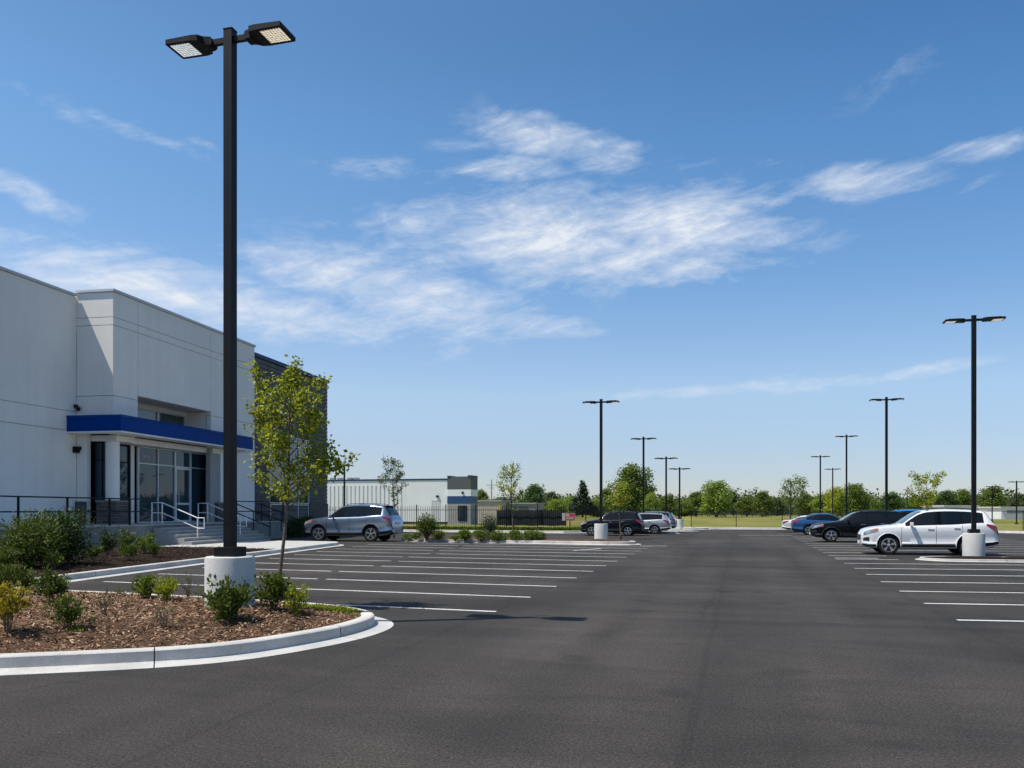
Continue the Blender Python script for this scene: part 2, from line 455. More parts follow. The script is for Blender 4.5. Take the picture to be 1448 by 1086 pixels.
M['lf_far'] = leaf_mat('leaves_far_wood', [(.04, .068, .024), (.07, .105, .034), (.11, .145, .05)])

# ------------------------------------------------------------------ sun, sky, camera
SUN_EL, SUN_AZ = R(62.5), R(28)          # azimuth measured from -X towards -Y
to_sun = Vector((-math.cos(SUN_AZ)*math.cos(SUN_EL), -math.sin(SUN_AZ)*math.cos(SUN_EL), math.sin(SUN_EL)))
sl = bpy.data.lights.new('sun', 'SUN'); sl.energy = 5.0; sl.angle = R(.5); sl.color = (1, .955, .88)
so = link(bpy.data.objects.new('sun', sl)); so.rotation_euler = to_sun.to_track_quat('Z', 'Y').to_euler()
so.location = (-30, -10, 50)

SKY_S = .122/.9
TINT = [(0.0, (.60,.66,.86)), (.03, (.62,.67,.87)), (.055, (.71,.74,.90)), (.09, (.88,.90,.98)), (.13, (.84,.92,1.02)), (.17, (.75,.92,1.06)), (.27, (.62,.92,1.10)), (.34, (.55,.83,1.02)), (.42, (.62,.86,1.02)), (.6, (1.0,1.0,1.0)), (1.0, (1.1,1.05,1.0))]
TINT = [(p_, tuple(x*.9 for x in c_)) for p_, c_ in TINT]   # ramps hold 0-1; the 1/.9 is given back below
def build_world():
    w = bpy.data.worlds.new('World'); scene.world = w; w.use_nodes = True
    nt = w.node_tree; nt.nodes.clear()
    out = N(nt, 'ShaderNodeOutputWorld')
    sky = N(nt, 'ShaderNodeTexSky'); sky.sky_type = 'NISHITA'; sky.sun_disc = False
    sky.sun_elevation = SUN_EL
    # Nishita: rotation 0 puts the sun at +Y, positive turns towards +X (clockwise)
    sky.sun_rotation = math.atan2(to_sun.x, to_sun.y)
    sky.air_density = 1.0; sky.dust_density = .25; sky.ozone_density = 1.0; sky.altitude = 0
    bg = N(nt, 'ShaderNodeBackground'); bg.inputs['Strength'].default_value = SKY_S
    tc = N(nt, 'ShaderNodeTexCoord').outputs['Generated']
    def dot(v):
        n = N(nt, 'ShaderNodeVectorMath', operation='DOT_PRODUCT'); n.inputs[1].default_value = v; nt.links.new(tc, n.inputs[0]); return n.outputs['Value']
    def mth(op, a, b=None, c=None, clamp=False):
        n = N(nt, 'ShaderNodeMath', operation=op); n.use_clamp = clamp
        for i, x in enumerate((a, b, c)):
            if x is None: continue
            if isinstance(x, bpy.types.NodeSocket): nt.links.new(x, n.inputs[i])
            else: n.inputs[i].default_value = x
        return n.outputs[0]
    dr, df, dz = dot((CS, SN, 0)), dot((-SN, CS, 0)), dot((0, 0, 1))
    az = mth('ARCTAN2', dr, df)
    el = mth('ARCSINE', dz)
    # grade of the clear sky with height: deeper blue overhead, pale and cool at the horizon
    tint = ramp(nt, mth('MULTIPLY', el, 1/1.5, clamp=True), TINT)
    side = ramp(nt, mth('ADD', mth('MULTIPLY', az, .9), .5, clamp=True), [(0, (1.0, .96, .93)), (1, (.62, .78, .88))])
    side = mixc(nt, side, (1.22, 1.14, 1.09), 1.0, 'MULTIPLY')
    tint = mixc(nt, tint, mixc(nt, (1, 1, 1), side, mth('MULTIPLY', el, 2.0, clamp=True)), 1.0, 'MULTIPLY')
    nt.links.new(mixc(nt, sky.outputs[0], tint, 1.0, 'MULTIPLY'), bg.inputs[0])
    # streaky cirrus noise; domain warped
    def coords(sx, sy, tilt, off):
        ca, sa = math.cos(tilt), math.sin(tilt)
        a = mth('ADD', mth('MULTIPLY', az, ca*sx), mth('MULTIPLY', el, sa*sx))
        b = mth('ADD', mth('MULTIPLY', az, -sa*sy), mth('MULTIPLY', el, ca*sy))
        cb = N(nt, 'ShaderNodeCombineXYZ'); nt.links.new(a, cb.inputs[0]); nt.links.new(b, cb.inputs[1]); cb.inputs[2].default_value = off
        return cb.outputs[0]
    wz = N(nt, 'ShaderNodeTexNoise'); wz.inputs['Scale'].default_value = 1.0; wz.inputs['Detail'].default_value = 3
    nt.links.new(coords(5, 9, 0, 3.3), wz.inputs['Vector'])
    def warped(sx, sy, tilt, off, amt):
        va = N(nt, 'ShaderNodeVectorMath', operation='MULTIPLY_ADD'); nt.links.new(wz.outputs['Color'], va.inputs[0]); va.inputs[1].default_value = (amt, amt, 0); nt.links.new(coords(sx, sy, tilt, off), va.inputs[2])
        return va.outputs[0]
    n1 = noise_tex(nt, warped(9, 21, .12, 1.7, 1.3), 1.0, 10, .60, .35)
    n2 = noise_tex(nt, warped(15, 62, .22, 5.1, 2.6), 1.0, 9, .62, .25)
    n3 = noise_tex(nt, warped(34, 90, -.10, 9.3, 3.0), 1.0, 8, .66, .3)
    nz = mth('ADD', mth('ADD', mth('MULTIPLY', n1, .56), mth('MULTIPLY', n2, .36)), mth('MULTIPLY', n3, .24))
    # cloud banks: photo u, v, half-width, half-height (px), tilt, weight
    blobs = [(770,338,140,46,-.05,1.08), (960,322,110,40,.05,1.08), (680,340,80,20,-.05,.7), (880,376,150,22,-.03,.85), (660,298,30,10,0,.3), (1090,345,80,20,.0,.5),
             (770,190,70,22,-.15,.82), (850,212,48,22,-.1,.8), (725,240,70,15,.05,.6), (800,268,56,11,.06,.5), (660,205,60,8,.05,.3),
             (1205,258,85,19,-.04,.78), (1110,232,50,12,-.25,.4), (1405,206,60,15,.03,.66), (1380,258,45,10,.3,.4), (1310,262,50,10,.1,.4), (1000,232,80,6,.05,.3),
             (480,390,100,28,-.14,1.02), (590,422,120,32,-.17,1.06), (720,457,90,14,-.06,.82), (200,405,200,32,-.08,1.05), (350,440,170,24,-.06,.95), (30,372,60,14,-.2,.6), (410,370,40,20,-.2,.5),
             (45,278,60,16,-.32,.62), (60,140,90,16,-.22,.34), (200,188,100,11,-.2,.40), (310,210,60,8,-.15,.32), (530,237,65,13,.02,.40),
             (500,318,70,9,.05,.34), (70,338,70,5,-.08,.4), (1050,549,150,9,.03,.58), (1270,530,120,8,.12,.5), (645,497,45,11,.3,.32), (570,545,50,4,.05,.32),
             (1265,105,100,26,.4,.20), (190,172,30,5,.1,.3)]
    tot = None
    for (u, v, hw, hh, tl, wt) in blobs:
        a0 = math.atan((u-CX)/F_PX); e0 = math.atan((HZ-v)/F_PX*math.cos(a0))
        sa_ = hw*math.cos(a0)**2/F_PX; se_ = hh*math.cos(a0)*math.cos(e0)**2/F_PX
        da = mth('SUBTRACT', az, a0); de = mth('SUBTRACT', el, e0)
        ct, st = math.cos(tl), math.sin(tl)
        p = mth('ADD', mth('MULTIPLY', da, ct/sa_), mth('MULTIPLY', de, st/sa_))
        q = mth('ADD', mth('MULTIPLY', da, -st/se_), mth('MULTIPLY', de, ct/se_))
        r2 = mth('ADD', mth('MULTIPLY', p, p), mth('MULTIPLY', q, q))
        g = mth('MULTIPLY', mth('EXPONENT', mth('MULTIPLY', r2, -.46)), wt)
        tot = g if tot is None else mth('MAXIMUM', tot, g)
    dens = mth('MULTIPLY', mth('SUBTRACT', mth('ADD', mth('MULTIPLY', tot, 1.0), mth('MULTIPLY', nz, 2.3)), 1.56), .92, clamp=True)
    dens = mth('MULTIPLY', dens, mth('MULTIPLY', mth('SUBTRACT', tot, .05), 3.2, clamp=True))
    fib = mth('ADD', mth('MULTIPLY', mth('SUBTRACT', n2, .5), 1.3), mth('MULTIPLY', mth('SUBTRACT', n3, .5), .9))
    dens = mth('MULTIPLY', mth('MULTIPLY', dens, mth('ADD', fib, 1.0)), .88, clamp=True)
    bc = N(nt, 'ShaderNodeBackground'); bc.inputs[0].default_value = (.80, .85, .93, 1); bc.inputs[1].default_value = .86
    mx = N(nt, 'ShaderNodeMixShader')
    nt.links.new(dens, mx.inputs[0]); nt.links.new(bg.outputs[0], mx.inputs[1]); nt.links.new(bc.outputs[0], mx.inputs[2])
    nt.links.new(mx.outputs[0], out.inputs[0])
build_world()

cam = bpy.data.cameras.new('camera'); cam.sensor_width = 36; cam.lens = F_PX/1448*36
cam.shift_y = (HZ-543)/1448; cam.clip_end = 6000; cam.clip_start = .05
co = link(bpy.data.objects.new('camera', cam)); co.location = (0, 0, EYE); co.rotation_euler = (R(90), 0, YAW)
scene.camera = co
scene.view_settings.view_transform = 'Standard'; scene.view_settings.look = 'None'; scene.view_settings.gamma = 1
scene.view_settings.exposure = 0.2

# ------------------------------------------------------------------ ground, asphalt, markings
def struct(name, mb, m, label, **kw):
    o = mb.build(name, m, **kw); o['kind'] = 'structure'; o['label'] = label
    return o

g = MB(); S_ = 3000
g.add([(-S_, -S_, -.03), (S_, -S_, -.03), (S_, S_, -.03), (-S_, S_, -.03)], [(0,1,2,3)])
struct('ground', g, M['grass'], 'dry green grass field reaching to the tree line')

LOT = [(-60,-40), (60,-40), (60,36), (40,48.5), (21.5,64.5), (11,75.6), (-6.5,75.0), (-9.4,71.5), (-10.6,60.2), (-12,58.9), (-26,60.6), (-60,64)]
g = MB(); g.add([(p[0], p[1], 0) for p in LOT], [tuple(range(len(LOT)))])
struct('parking_lot', g, M['asphalt'], 'dark asphalt parking lot and drive')

def strip(mb, p0, p1, w, z=.004):
    p0, p1 = Vector(p0[:2]), Vector(p1[:2])
    d = (p1-p0).normalized(); n = Vector((-d.y, d.x))*w/2
    k = max(1, int((p1-p0).length/1.0))
    mb.add([(p0.x+n.x, p0.y+n.y, z), (p0.x-n.x, p0.y-n.y, z), (p1.x-n.x, p1.y-n.y, z), (p1.x+n.x, p1.y+n.y, z)], [(0,1,2,3)])

def kerb_x(y):            # face of the kerb along the building side
    return -14.75 - .155*(y-16.1)
mk = MB()
TL, TR = -.085, .10
for k in range(12):
    y0 = 12.9 + 2.3*k
    x0 = -3.72
    gap = -9.0 - .28*k + random.uniform(-.5, .5)
    xe = -13.3 if k == 0 else kerb_x(y0)+.8
    if k == 0:
        strip(mk, (x0, y0), (-6.6, y0 + (x0+6.6)*-TL), .11)
        continue
    f = lambda x: y0 + (x-x0)*TL
    if y0 > 36: xe = -15.5
    strip(mk, (x0, y0), (gap+.12, f(gap+.12)), .11)
    strip(mk, (gap-.12, f(gap-.12)), (xe, f(xe)), .11)
for k in range(20):
    y0 = 13.65 + 2.3*k
    x0 = 3.07
    if y0 > 66: continue
    xe = 9.0 if 27 < y0 < 33 else min(14.5, 3.07+11.4)
    if 27.5 < y0 < 32.5: xe = 5.0
    strip(mk, (x0, y0), (xe, y0+(xe-x0)*TR), .11)
# short marks beside the far stalls
for (u, v, L) in ((1045,757,3.2), (1100,755,3.0), (905,772,1.2), (1180,789,1.4)):
    p = G(u, v, 0); strip(mk, (p.x, p.y), (p.x+L, p.y+.1*L), .16, z=.0045)
p = G(828, 777, 0); strip(mk, (p.x-.3, p.y-1.0), (p.x+.5, p.y+.9), .16, z=.0045)
struct('road_markings', mk, M['paint'], 'white painted stall lines on the asphalt')

# ------------------------------------------------------------------ kerbs
def spline(pts, per=10, closed=False):
    P = [Vector(p) for p in pts]; n = len(P); out = []
    segs = n if closed else n-1
    for i in range(segs):
        a, b, c, d = (P[(i-1) % n] if closed or i > 0 else P[0]*2-P[1]), P[i], P[(i+1) % n], (P[(i+2) % n] if closed or i+2 < n else P[-1]*2-P[-2])
        for k in range(per):
            t = k/per
            out.append(.5*((2*b)+(c-a)*t+(2*a-5*b+4*c-d)*t*t+(3*b-a-3*c+d)*t**3))
    if not closed: out.append(P[-1])
    return out

KPROF = [(-.30, .02), (-.17, .145), (-.155, .153), (-.04, .153), (-.015, .149), (.0, .136), (.008, .03), (.02, .022), (.25, .012), (.27, .006), (.27, -.02)]
def sweep_kerb(mb, path, prof=KPROF, closed=False, joint=3.0, gap=.012, side=1):
    """path: ground line of the kerb face; prof offsets go outwards (towards the asphalt) = right of travel * side"""
    P = [Vector((p[0], p[1])) for p in path]; n = len(P)
    nor = []
    for i in range(n):
        a, b = P[(i-1) % n] if closed or i > 0 else P[i], P[(i+1) % n] if closed or i < n-1 else P[i]
        d = (b-a).normalized(); nor.append(Vector((d.y, -d.x))*side)
    acc = 0.0; m = len(prof)
    idx = list(range(n)) + ([0] if closed else [])
    def ring(p, nn): return [(p.x+nn.x*o, p.y+nn.y*o, z) for (o, z) in prof]
    for a, b in zip(idx[:-1], idx[1:]):
        pa, pb = P[a], P[b]; L = (pb-pa).length
        acc += L
        q = pb
        if acc > joint:
            acc = 0.0
            q = pb - (pb-pa).normalized()*min(gap, L*.5)
        vs = ring(pa, nor[a]) + ring(q, nor[b])
        fs = [((i, i+1, m+i+1, m+i) if side < 0 else (i+1, i, m+i, m+i+1)) for i in range(m-1)]
        if acc == 0.0: fs.append(tuple(range(m, 2*m)))
        mb.add(vs, fs)

def resample(path, step):
    P = [Vector((p[0], p[1])) for p in path]; out = [P[0]]; acc = 0
    for a, b in zip(P[:-1], P[1:]):
        L = (b-a).length; n = max(1, int(L/step))
        for k in range(1, n+1): out.append(a.lerp(b, k/n))
    return out

# the big planted island at the front left
ISL = spline([(-34,3.6), (-20,4.1), (-12,5.05), (-8.6,6.15), (-6.75,7.05), (-5.5,7.95), (-4.95,9.15), (-4.8,10.25), (-5.0,11.1), (-5.65,11.72), (-6.7,12.15), (-9,12.55), (-12.5,12.95), (-20,13.5), (-34,14.2)], 8)
kb = MB(); sweep_kerb(kb, resample(ISL, .5), joint=2.4)
struct('island_kerb', kb, M['kerb'], 'pale concrete kerb and gutter round the front mulch island', smooth=True)

def inside(poly, x, y):
    c = False; n = len(poly)
    for i in range(n):
        a, b = poly[i], poly[i-1]
        if (a[1] > y) != (b[1] > y) and x < (b[0]-a[0])*(y-a[1])/(b[1]-a[1])+a[0]: c = not c
    return c
def edge_dist(poly, x, y):
    best = 9e9; n = len(poly)
    for i in range(n):
        ax, ay = poly[i][0], poly[i][1]; bx, by = poly[i-1][0], poly[i-1][1]
        dx, dy = bx-ax, by-ay; t = max(0, min(1, ((x-ax)*dx+(y-ay)*dy)/max(1e-9, dx*dx+dy*dy)))
        best = min(best, math.hypot(x-ax-dx*t, y-ay-dy*t))
    return best

def mound_fn(poly, base, rise, reach):
    def f(x, y):
        d = edge_dist(poly, x, y)
        k = min(1, d/reach); k = k*k*(3-2*k)
        return base + rise*k + .022*mnoise.noise(Vector((x*1.3, y*1.3, 0)))*min(1, d/.4) + .012*mnoise.noise(Vector((x*5, y*5, 3)))*min(1, d/.3)
    return f
ISLP = [(p.x, p.y) for p in ISL]
ISLV = [p for p in ISLP if p[0] > -21]
isl_z = mound_fn(ISLP, .125, .16, 1.6)

def mound(name, poly, zf, m, label, step):
    bm = bmesh.new()
    vs = [bm.verts.new((p[0], p[1], 0)) for p in poly]
    bm.faces.new(vs)
    x0, x1 = min(p[0] for p in poly), max(p[0] for p in poly); y0, y1 = min(p[1] for p in poly), max(p[1] for p in poly)
    for ax, lo, hi in (((1,0,0), x0, x1), ((0,1,0), y0, y1)):
        n = int((hi-lo)/step)
        for k in range(1, n):
            co_ = (lo+k*step, 0, 0) if ax[0] else (0, lo+k*step, 0)
            bmesh.ops.bisect_plane(bm, geom=bm.verts[:]+bm.edges[:]+bm.faces[:], plane_co=co_, plane_no=ax)
    for v in bm.verts: v.co.z = zf(v.co.x, v.co.y)
    bm.normal_update()
    if bm.faces and sum(f.normal.z for f in bm.faces) < 0: bmesh.ops.reverse_faces(bm, faces=bm.faces[:])
    me = bpy.data.meshes.new(name); bm.to_mesh(me); bm.free(); me.materials.append(m)
    me.polygons.foreach_set('use_smooth', [True]*len(me.polygons))
    o = link(bpy.data.objects.new(name, me)); o['kind'] = 'structure'; o['label'] = label
    return o
def inset(path, off, side=1):
    P = [Vector((p[0], p[1])) for p in path]; out = []
    for i in range(len(P)):
        d = (P[min(i+1, len(P)-1)]-P[max(i-1, 0)]).normalized(); out.append((P[i].x-d.y*-off*-1*side if False else P[i].x - d.y*off*side, P[i].y + d.x*off*side))
    return out
isl_in = inset(ISL, .12)
mound('mulch_bed', isl_in, isl_z, M['mulch'], 'brown bark mulch filling the front island', .22)

# bark chips
rng = random.Random(3)
def chips(name, poly, zf, n, bounds, m, label, smin=.012, smax=.05):
    mb = MB(); k = 0
    while k < n:
        x, y = rng.uniform(bounds[0], bounds[1]), rng.uniform(bounds[2], bounds[3])
        if not inside(poly, x, y) or edge_dist(poly, x, y) < .03: k += .2; continue
        k += 1
        z = zf(x, y)
        L = rng.uniform(smin, smax)*1.7; W = rng.uniform(.007, .02); 
        a = rng.uniform(0, 6.28); tilt = rng.gauss(0, .3); roll = rng.gauss(0, .5)
        Mx = Matrix.Rotation(a, 3, 'Z') @ Matrix.Rotation(tilt, 3, 'Y') @ Matrix.Rotation(roll, 3, 'X')
        c = Vector((x, y, z + .004 + abs(math.sin(tilt))*L*.4))
        vs = [c + Mx @ Vector(p) for p in ((-L/2, -W/2, 0), (L*.4, -W*.6, .002), (L/2, W*.3, .002), (-L*.35, W/2, 0), (0, 0, .006))]
        mb.add(vs, [(0,1,4), (1,2,4), (2,3,4), (3,0,4)])
    o = mb.build(name, m); o['kind'] = 'stuff'; o['label'] = label; o['category'] = 'mulch'
    return o
chips('mulch_chips', isl_in, isl_z, 22000, (-12.5, -4.6, 5.4, 13), M['chips'], 'loose bark chips strewn over the front island')

# kerb along the building side and the sidewalk apron
KB = [(kerb_x(-10), -10), (kerb_x(10), 10), (kerb_x(34.2), 34.2)]
end = spline([(kerb_x(34.2), 34.2), (kerb_x(35.4), 35.4), (kerb_x(36.2)-.4, 36.25), (-19.3, 36.5), (-23.5, 36.9)], 6)
kline = resample(KB, 1.0) + end[1:]
kb = MB(); sweep_kerb(kb, kline, joint=3.0)
struct('kerb', kb, M['kerb'], 'concrete kerb and gutter along the entrance bed and sidewalk', smooth=True)
walk = [(p.x-.15, p.y) for p in kline if p.y > 28.9]
walk = [(kerb_x(28.9)-.15, 28.9)] + walk + [(-30, 37.3), (-30, 28.9)]
g = MB(); g.prism(walk, 0.0, .148)
struct('sidewalk', g, M['walk'], 'pale concrete sidewalk at the foot of the entrance steps')
bed = [(kerb_x(-10)-.15, -10), (kerb_x(28.85)-.15, 28.85), (-26, 28.85), (-26, -10)]
bed_z = mound_fn(bed, .13, .10, 1.2)
mound('mulch_bed', bed, bed_z, M['mulch_dark_shaded'], 'mulch bed below the entrance porch, shade painted into its colour', .6)
chips('mulch_chips', bed, bed_z, 7000, (-22, -14, 12, 28.8), M['chips_shaded'], 'loose bark chips on the bed below the porch', .03, .08)

# the mid island with its row of shrubs
MID = spline([(-17.0, 41.3), (-16.0, 40.75), (-12, 40.2), (-8, 39.6), (-5.9, 39.35), (-5.05, 39.6), (-4.75, 40.2), (-5.0, 40.9), (-6.2, 41.4), (-10, 42.0), (-16.2, 42.9), (-17.1, 42.3)], 6, True)
MIDc = [(p.x, p.y) for p in MID]
kb = MB(); sweep_kerb(kb, MIDc, closed=True, joint=2.5)
struct('island_kerb', kb, M['kerb'], 'concrete kerb round the shrub island behind the stalls', smooth=True)
mid_in = inset(MID, .12)
mid_z = mound_fn(MIDc, .125, .1, .8)
mound('mulch_bed', mid_in, mid_z, M['mulch'], 'brown mulch on the shrub island behind the stalls', .3)

# right hand island carrying the nearest right lamp
RI = spline([(5.7, 30.3), (5.95, 29.7), (6.6, 29.35), (9, 29.5), (13, 29.9), (15, 30.2), (15.3, 30.9), (14.6, 31.4), (11, 31.4), (7.5, 31.3), (6.1, 31.0)], 6, True)
RIc = [(p.x, p.y) for p in RI]
kb = MB(); sweep_kerb(kb, RIc, [(q[0]*.5, q[1]*.5 if q[1] > 0 else q[1]) for q in KPROF], closed=True, joint=2.5)
struct('island_kerb', kb, M['kerb'], 'concrete kerb round the bare island under the nearest right lamp', smooth=True)
ri_in = inset(RI, .12)
ri_z = mound_fn(RIc, .066, .05, .8)
mound('mulch_bed', ri_in, ri_z, M['mulch_dark_shaded'], 'mulch on the bare island under the nearest right lamp', .4)

# lot edge kerb (far side)
EDGE = [(60,36), (40,48.5), (21.5,64.5), (11,75.6), (-6.5,75.0), (-9.4,71.5), (-10.6,60.2), (-12,58.9), (-26,60.6), (-60,64)]
kb = MB(); sweep_kerb(kb, resample(EDGE, 1.5), joint=3, side=-1)
struct('kerb', kb, M['kerb'], 'concrete kerb along the far edge of the lot', smooth=True)
# lawn raised to kerb height beyond it
g = MB()
outer = [(90,36), (70,70), (40,100), (11,110), (-20,110), (-60,100), (-90,66)]
lawn = [(p[0], p[1]) for p in inset(EDGE, -.14)]
n = len(lawn)
ins = [(p[0], p[1], .13) for p in lawn]; outs = []
for i in range(n):
    t = i/(n-1)*(len(outer)-1); j = min(int(t), len(outer)-2); q = Vector(outer[j]).lerp(Vector(outer[j+1]), t-j)
    outs.append((q.x, q.y, .0))
g.add(ins+outs, [(i, n+i, n+i+1, i+1) for i in range(n-1)])
struct('lawn', g, M['grass'], 'rough grass verge behind the far kerb')

# ------------------------------------------------------------------ lamp posts
def lamp_heads(root, z, single=False, s=1.0):
    for sx in ((1,) if single else (-1, 1)):
        Mr = Matrix.Rotation(sx*R(-1.5), 3, 'Y')
        hd = MB()
        # tapered flat housing, arm at the pole side
        xs = [.30, .36, .52, .86]; 
        vs = []
        for x, hw, t, b in ((.27,.075,.055,-.055), (.37,.10,.06,-.06), (.40,.185,.045,-.035), (.50,.205,.04,-.035), (.885,.205,.03,-.03), (.90,.19,.015,-.03)):
            vs += [(sx*x, -hw, z+b), (sx*x, hw, z+b), (sx*x, hw, z+t), (sx*x, -hw, z+t)]
        fs = [(0,1,2,3), tuple(len(vs)-4+i for i in (3,2,1,0))]
        for i in range(len(vs)//4-1):
            a = i*4
            for k in range(4): fs.append((a+k, a+4+k, a+4+(k+1) % 4, a+(k+1) % 4))
        if sx < 0: fs = [f[::-1] for f in fs]
        fs = [f[::-1] for f in fs]
        hd.add(vs, fs)
        for k in range(6):   # cooling fins
            y = -.11+.044*k
            hd.box(min(sx*.44, sx*.78), max(sx*.44, sx*.78), y-.006, y+.006, z+.03, z+.062)
        h = hd.build('lamp_head', M['black'], root)
        ar = MB(); ar.box(min(sx*.065, sx*.28), max(sx*.065, sx*.28), -.03, .03, z-.035, z+.04)
        ar.lathe([(.055, -.075), (.055, .075)], 12, (sx*.30, 0, z-.012), 'y')
        ar.build('arm', M['black'], root)
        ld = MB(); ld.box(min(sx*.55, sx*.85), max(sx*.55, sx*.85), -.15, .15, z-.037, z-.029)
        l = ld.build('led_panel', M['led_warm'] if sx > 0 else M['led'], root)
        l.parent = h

def lamp_post(loc, H, label, base=True, group='twin-headed lamp posts round the lot', single=False, rz=0.0, base_h=.88, z0=0.0):
    root = thing('lamp_post', label, 'lamp post', loc, rz, group)
    b = 0.0
    if base:
        mb = MB(); mb.lathe([(.335, -.05), (.335, base_h-.025), (.328, base_h-.006), (.31, base_h)], 40)
        mb.build('concrete_base', M['conc_base'], root, smooth=True)
        b = base_h
    mb = MB(); mb.box(-.155, .155, -.155, .155, b+.002, b+.13)
    mb.build('base_plate', M['black'], root, bevel=.004)
    mb = MB(); mb.box(-.066, .066, -.066, .066, b+.03, H)
    mb.box(-.07, .07, -.07, .07, H, H+.02)
    p = mb.build('pole', M['black'], root, bevel=.006)
    mb = MB(); mb.box(-.045, .045, -.0685, -.0665, b+.45, b+.65)
    mb.build('hand_hole_cover', M['black'], root)
    lamp_heads(root, H-.13, single)
    return root

P0 = D(325.5, 11.75)
lamp_post((P0.x, P0.y, isl_z(P0.x, P0.y)-.02), 7.97, 'tall black twin-headed lamp post on round concrete base in the mulch island', base_h=.70)
pz = lambda u, d, v: (HZ - v)*d/F_PX + EYE
def far_post(u, d, vtop, label, **kw):
    p = D(u, d); p.z = kw.pop('z', 0.0)
    return lamp_post(p, pz(u, d, vtop)-p.z, label, **kw)
far_post(1377, 27.9, 447, 'black lamp post on white base in front of the white wagon', base_h=.78, z=.08)
far_post(1253.5, 48, 562, 'black lamp post rising between the black and the white car')
far_post(1197, 72, 615, 'black lamp post behind the roof of the black car')
far_post(1160, 84, 644, 'black lamp post behind the bonnet of the black car')
far_post(1177.5, 100, 662, 'small dark lamp post between two taller ones, before a bushy tree')
far_post(850, 42.2, 565, 'black lamp post on the end of the shrub island, before the left navy car', z=.2, base_h=.75)
far_post(910, 60, 618, 'black lamp post beside the left silver crossover', base_h=.85)
far_post(942, 66.5, 646, 'black lamp post just right of the left silver crossover')
far_post(961, 72, 661, 'black lamp post at the end of the left row, by the fence corner')
far_post(1118, 125, 680, 'thin lamp post standing within the crown of a young tree', base=False)
far_post(1403, 120, 687, 'thin lamp post in front of a tree behind the white wagon', base=False)
far_post(1437.5, 100, 680, 'thin lamp post beyond the wire fence at the right edge', base=False)
far_post(1283, 190, 692, 'tiny far lamp post over the wood, head barely visible', base=False)
far_post(487, 78, 657, 'single-headed lamp post in front of the white metal building', base=False, single=True, group='single-headed lamp post')
# small kerbed noses at the feet of the far left posts
for (u, d, lab) in ((910, 60, 'second'), (942, 66.5, 'third'), (961, 72, 'last')):
    p = D(u, d)
    e = [(p.x+1.9*math.cos(a)+.5, p.y+.75*math.sin(a)) for a in [2*math.pi*k/24 for k in range(24)][::-1]]
    e = e[::-1]
    kb = MB(); sweep_kerb(kb, e, [(q[0]*.6, q[1]) for q in KPROF], closed=True, joint=9)
    kb.add([(q[0], q[1], .13) for q in inset([Vector(x) for x in e], .08)], [tuple(range(24))])
    struct('island_kerb', kb, M['kerb'], 'small kerbed island under the %s lamp post of the left row' % lab)

# ------------------------------------------------------------------ office building
BYAW = R(4.5)
C0 = Vector((-26.5, 31.4, 0))
bld = thing('office_building', 'two-storey white stucco office with blue entrance canopy and a dark grey wing', 'building', C0, BYAW)
ex, ey = Vector((math.cos(BYAW), math.sin(BYAW), 0)), Vector((-math.sin(BYAW), math.cos(BYAW), 0))
def BL(p): return C0 + ex*p[0] + ey*p[1] + Vector((0, 0, p[2] if len(p) > 2 else 0))
def FY(u, c=0.0):
    """distance along the facade (local y) where photo column u meets the plane local x = c"""
    d = D(u, 1.0) # direction
    o = C0 + ex*c
    # t*d = o + s*ey
    det = d.x*(-ey.y) - d.y*(-ey.x)
    t = (o.x*(-ey.y) - o.y*(-ey.x))/det
    q = Vector((d.x*t, d.y*t, 0)) - o
    return q.dot(ey)
HT = 11.2
yE = FY(360)                # far end of the entry block
yD = FY(463, -.25)          # far end of the dark wing
y1, y2 = FY(195), FY(298)   # entrance recess
PZ = 1.0                    # porch level
CB, CT = 4.95, 5.68         # canopy underside, top

def panels(mb, x0, x1, ys, zs, gap=.025):
    """wall panels filling a plane band: ys / zs are the joint positions; real gaps between them"""
    for a, b in zip(ys[:-1], ys[1:]):
        for c, d in zip(zs[:-1], zs[1:]):
            mb.box(x0, x1, a+gap/2, b-gap/2, c+gap/2, d-gap/2)

# left wall
w = MB(); panels(w, -2.05, -1.82, [-45, -30, -15, .0], [0.0, 5.1, 5.95, 11.05]); w.build('wall', M['wall'], bld)
# backing behind every joint
w = MB(); w.box(-12, -1.87, -45, 0.0, 0, 11.0); w.box(-12, -1.9, .3, yE-.06, 0, 11.1); w.build('wall_backing', M['reveal'], bld)
# return wall (faces the camera)
w = MB()
for c, d in ((CT-.6, 6.65), (6.65, 9.75), (9.75, 10.1), (10.1, HT)):
    w.box(-1.815, -.012, 0.0, .25, c+.012, d-.012)
w.box(-1.815, -1.30, 0.0, .25, 0, CT-.62)
w.build('wall', M['wall'], bld)
# entry block face above the canopy
w = MB()
ys = [0.0, y1, y2, yE]
panels(w, -.25, 0.0, [.006, y1], [CB, 6.65, 9.75, 10.1, HT])
panels(w, -.25, 0.0, [y1, y2], [6.85, 9.75, 10.1, HT])
panels(w, -.25, 0.0, [y2, yE], [CB, 6.65, 9.75, 10.1, HT])
w.build('wall', M['wall'], bld)
w = MB(); w.box(-.30, -.04, .26, y1-.03, CB+.02, HT-.03); w.box(-.30, -.04, y1+.02, y2-.02, 6.9, HT-.03); w.box(-.30, -.04, y2+.03, yE-.05, 0, HT-.03)
w.build('wall_backing', M['reveal'], bld)
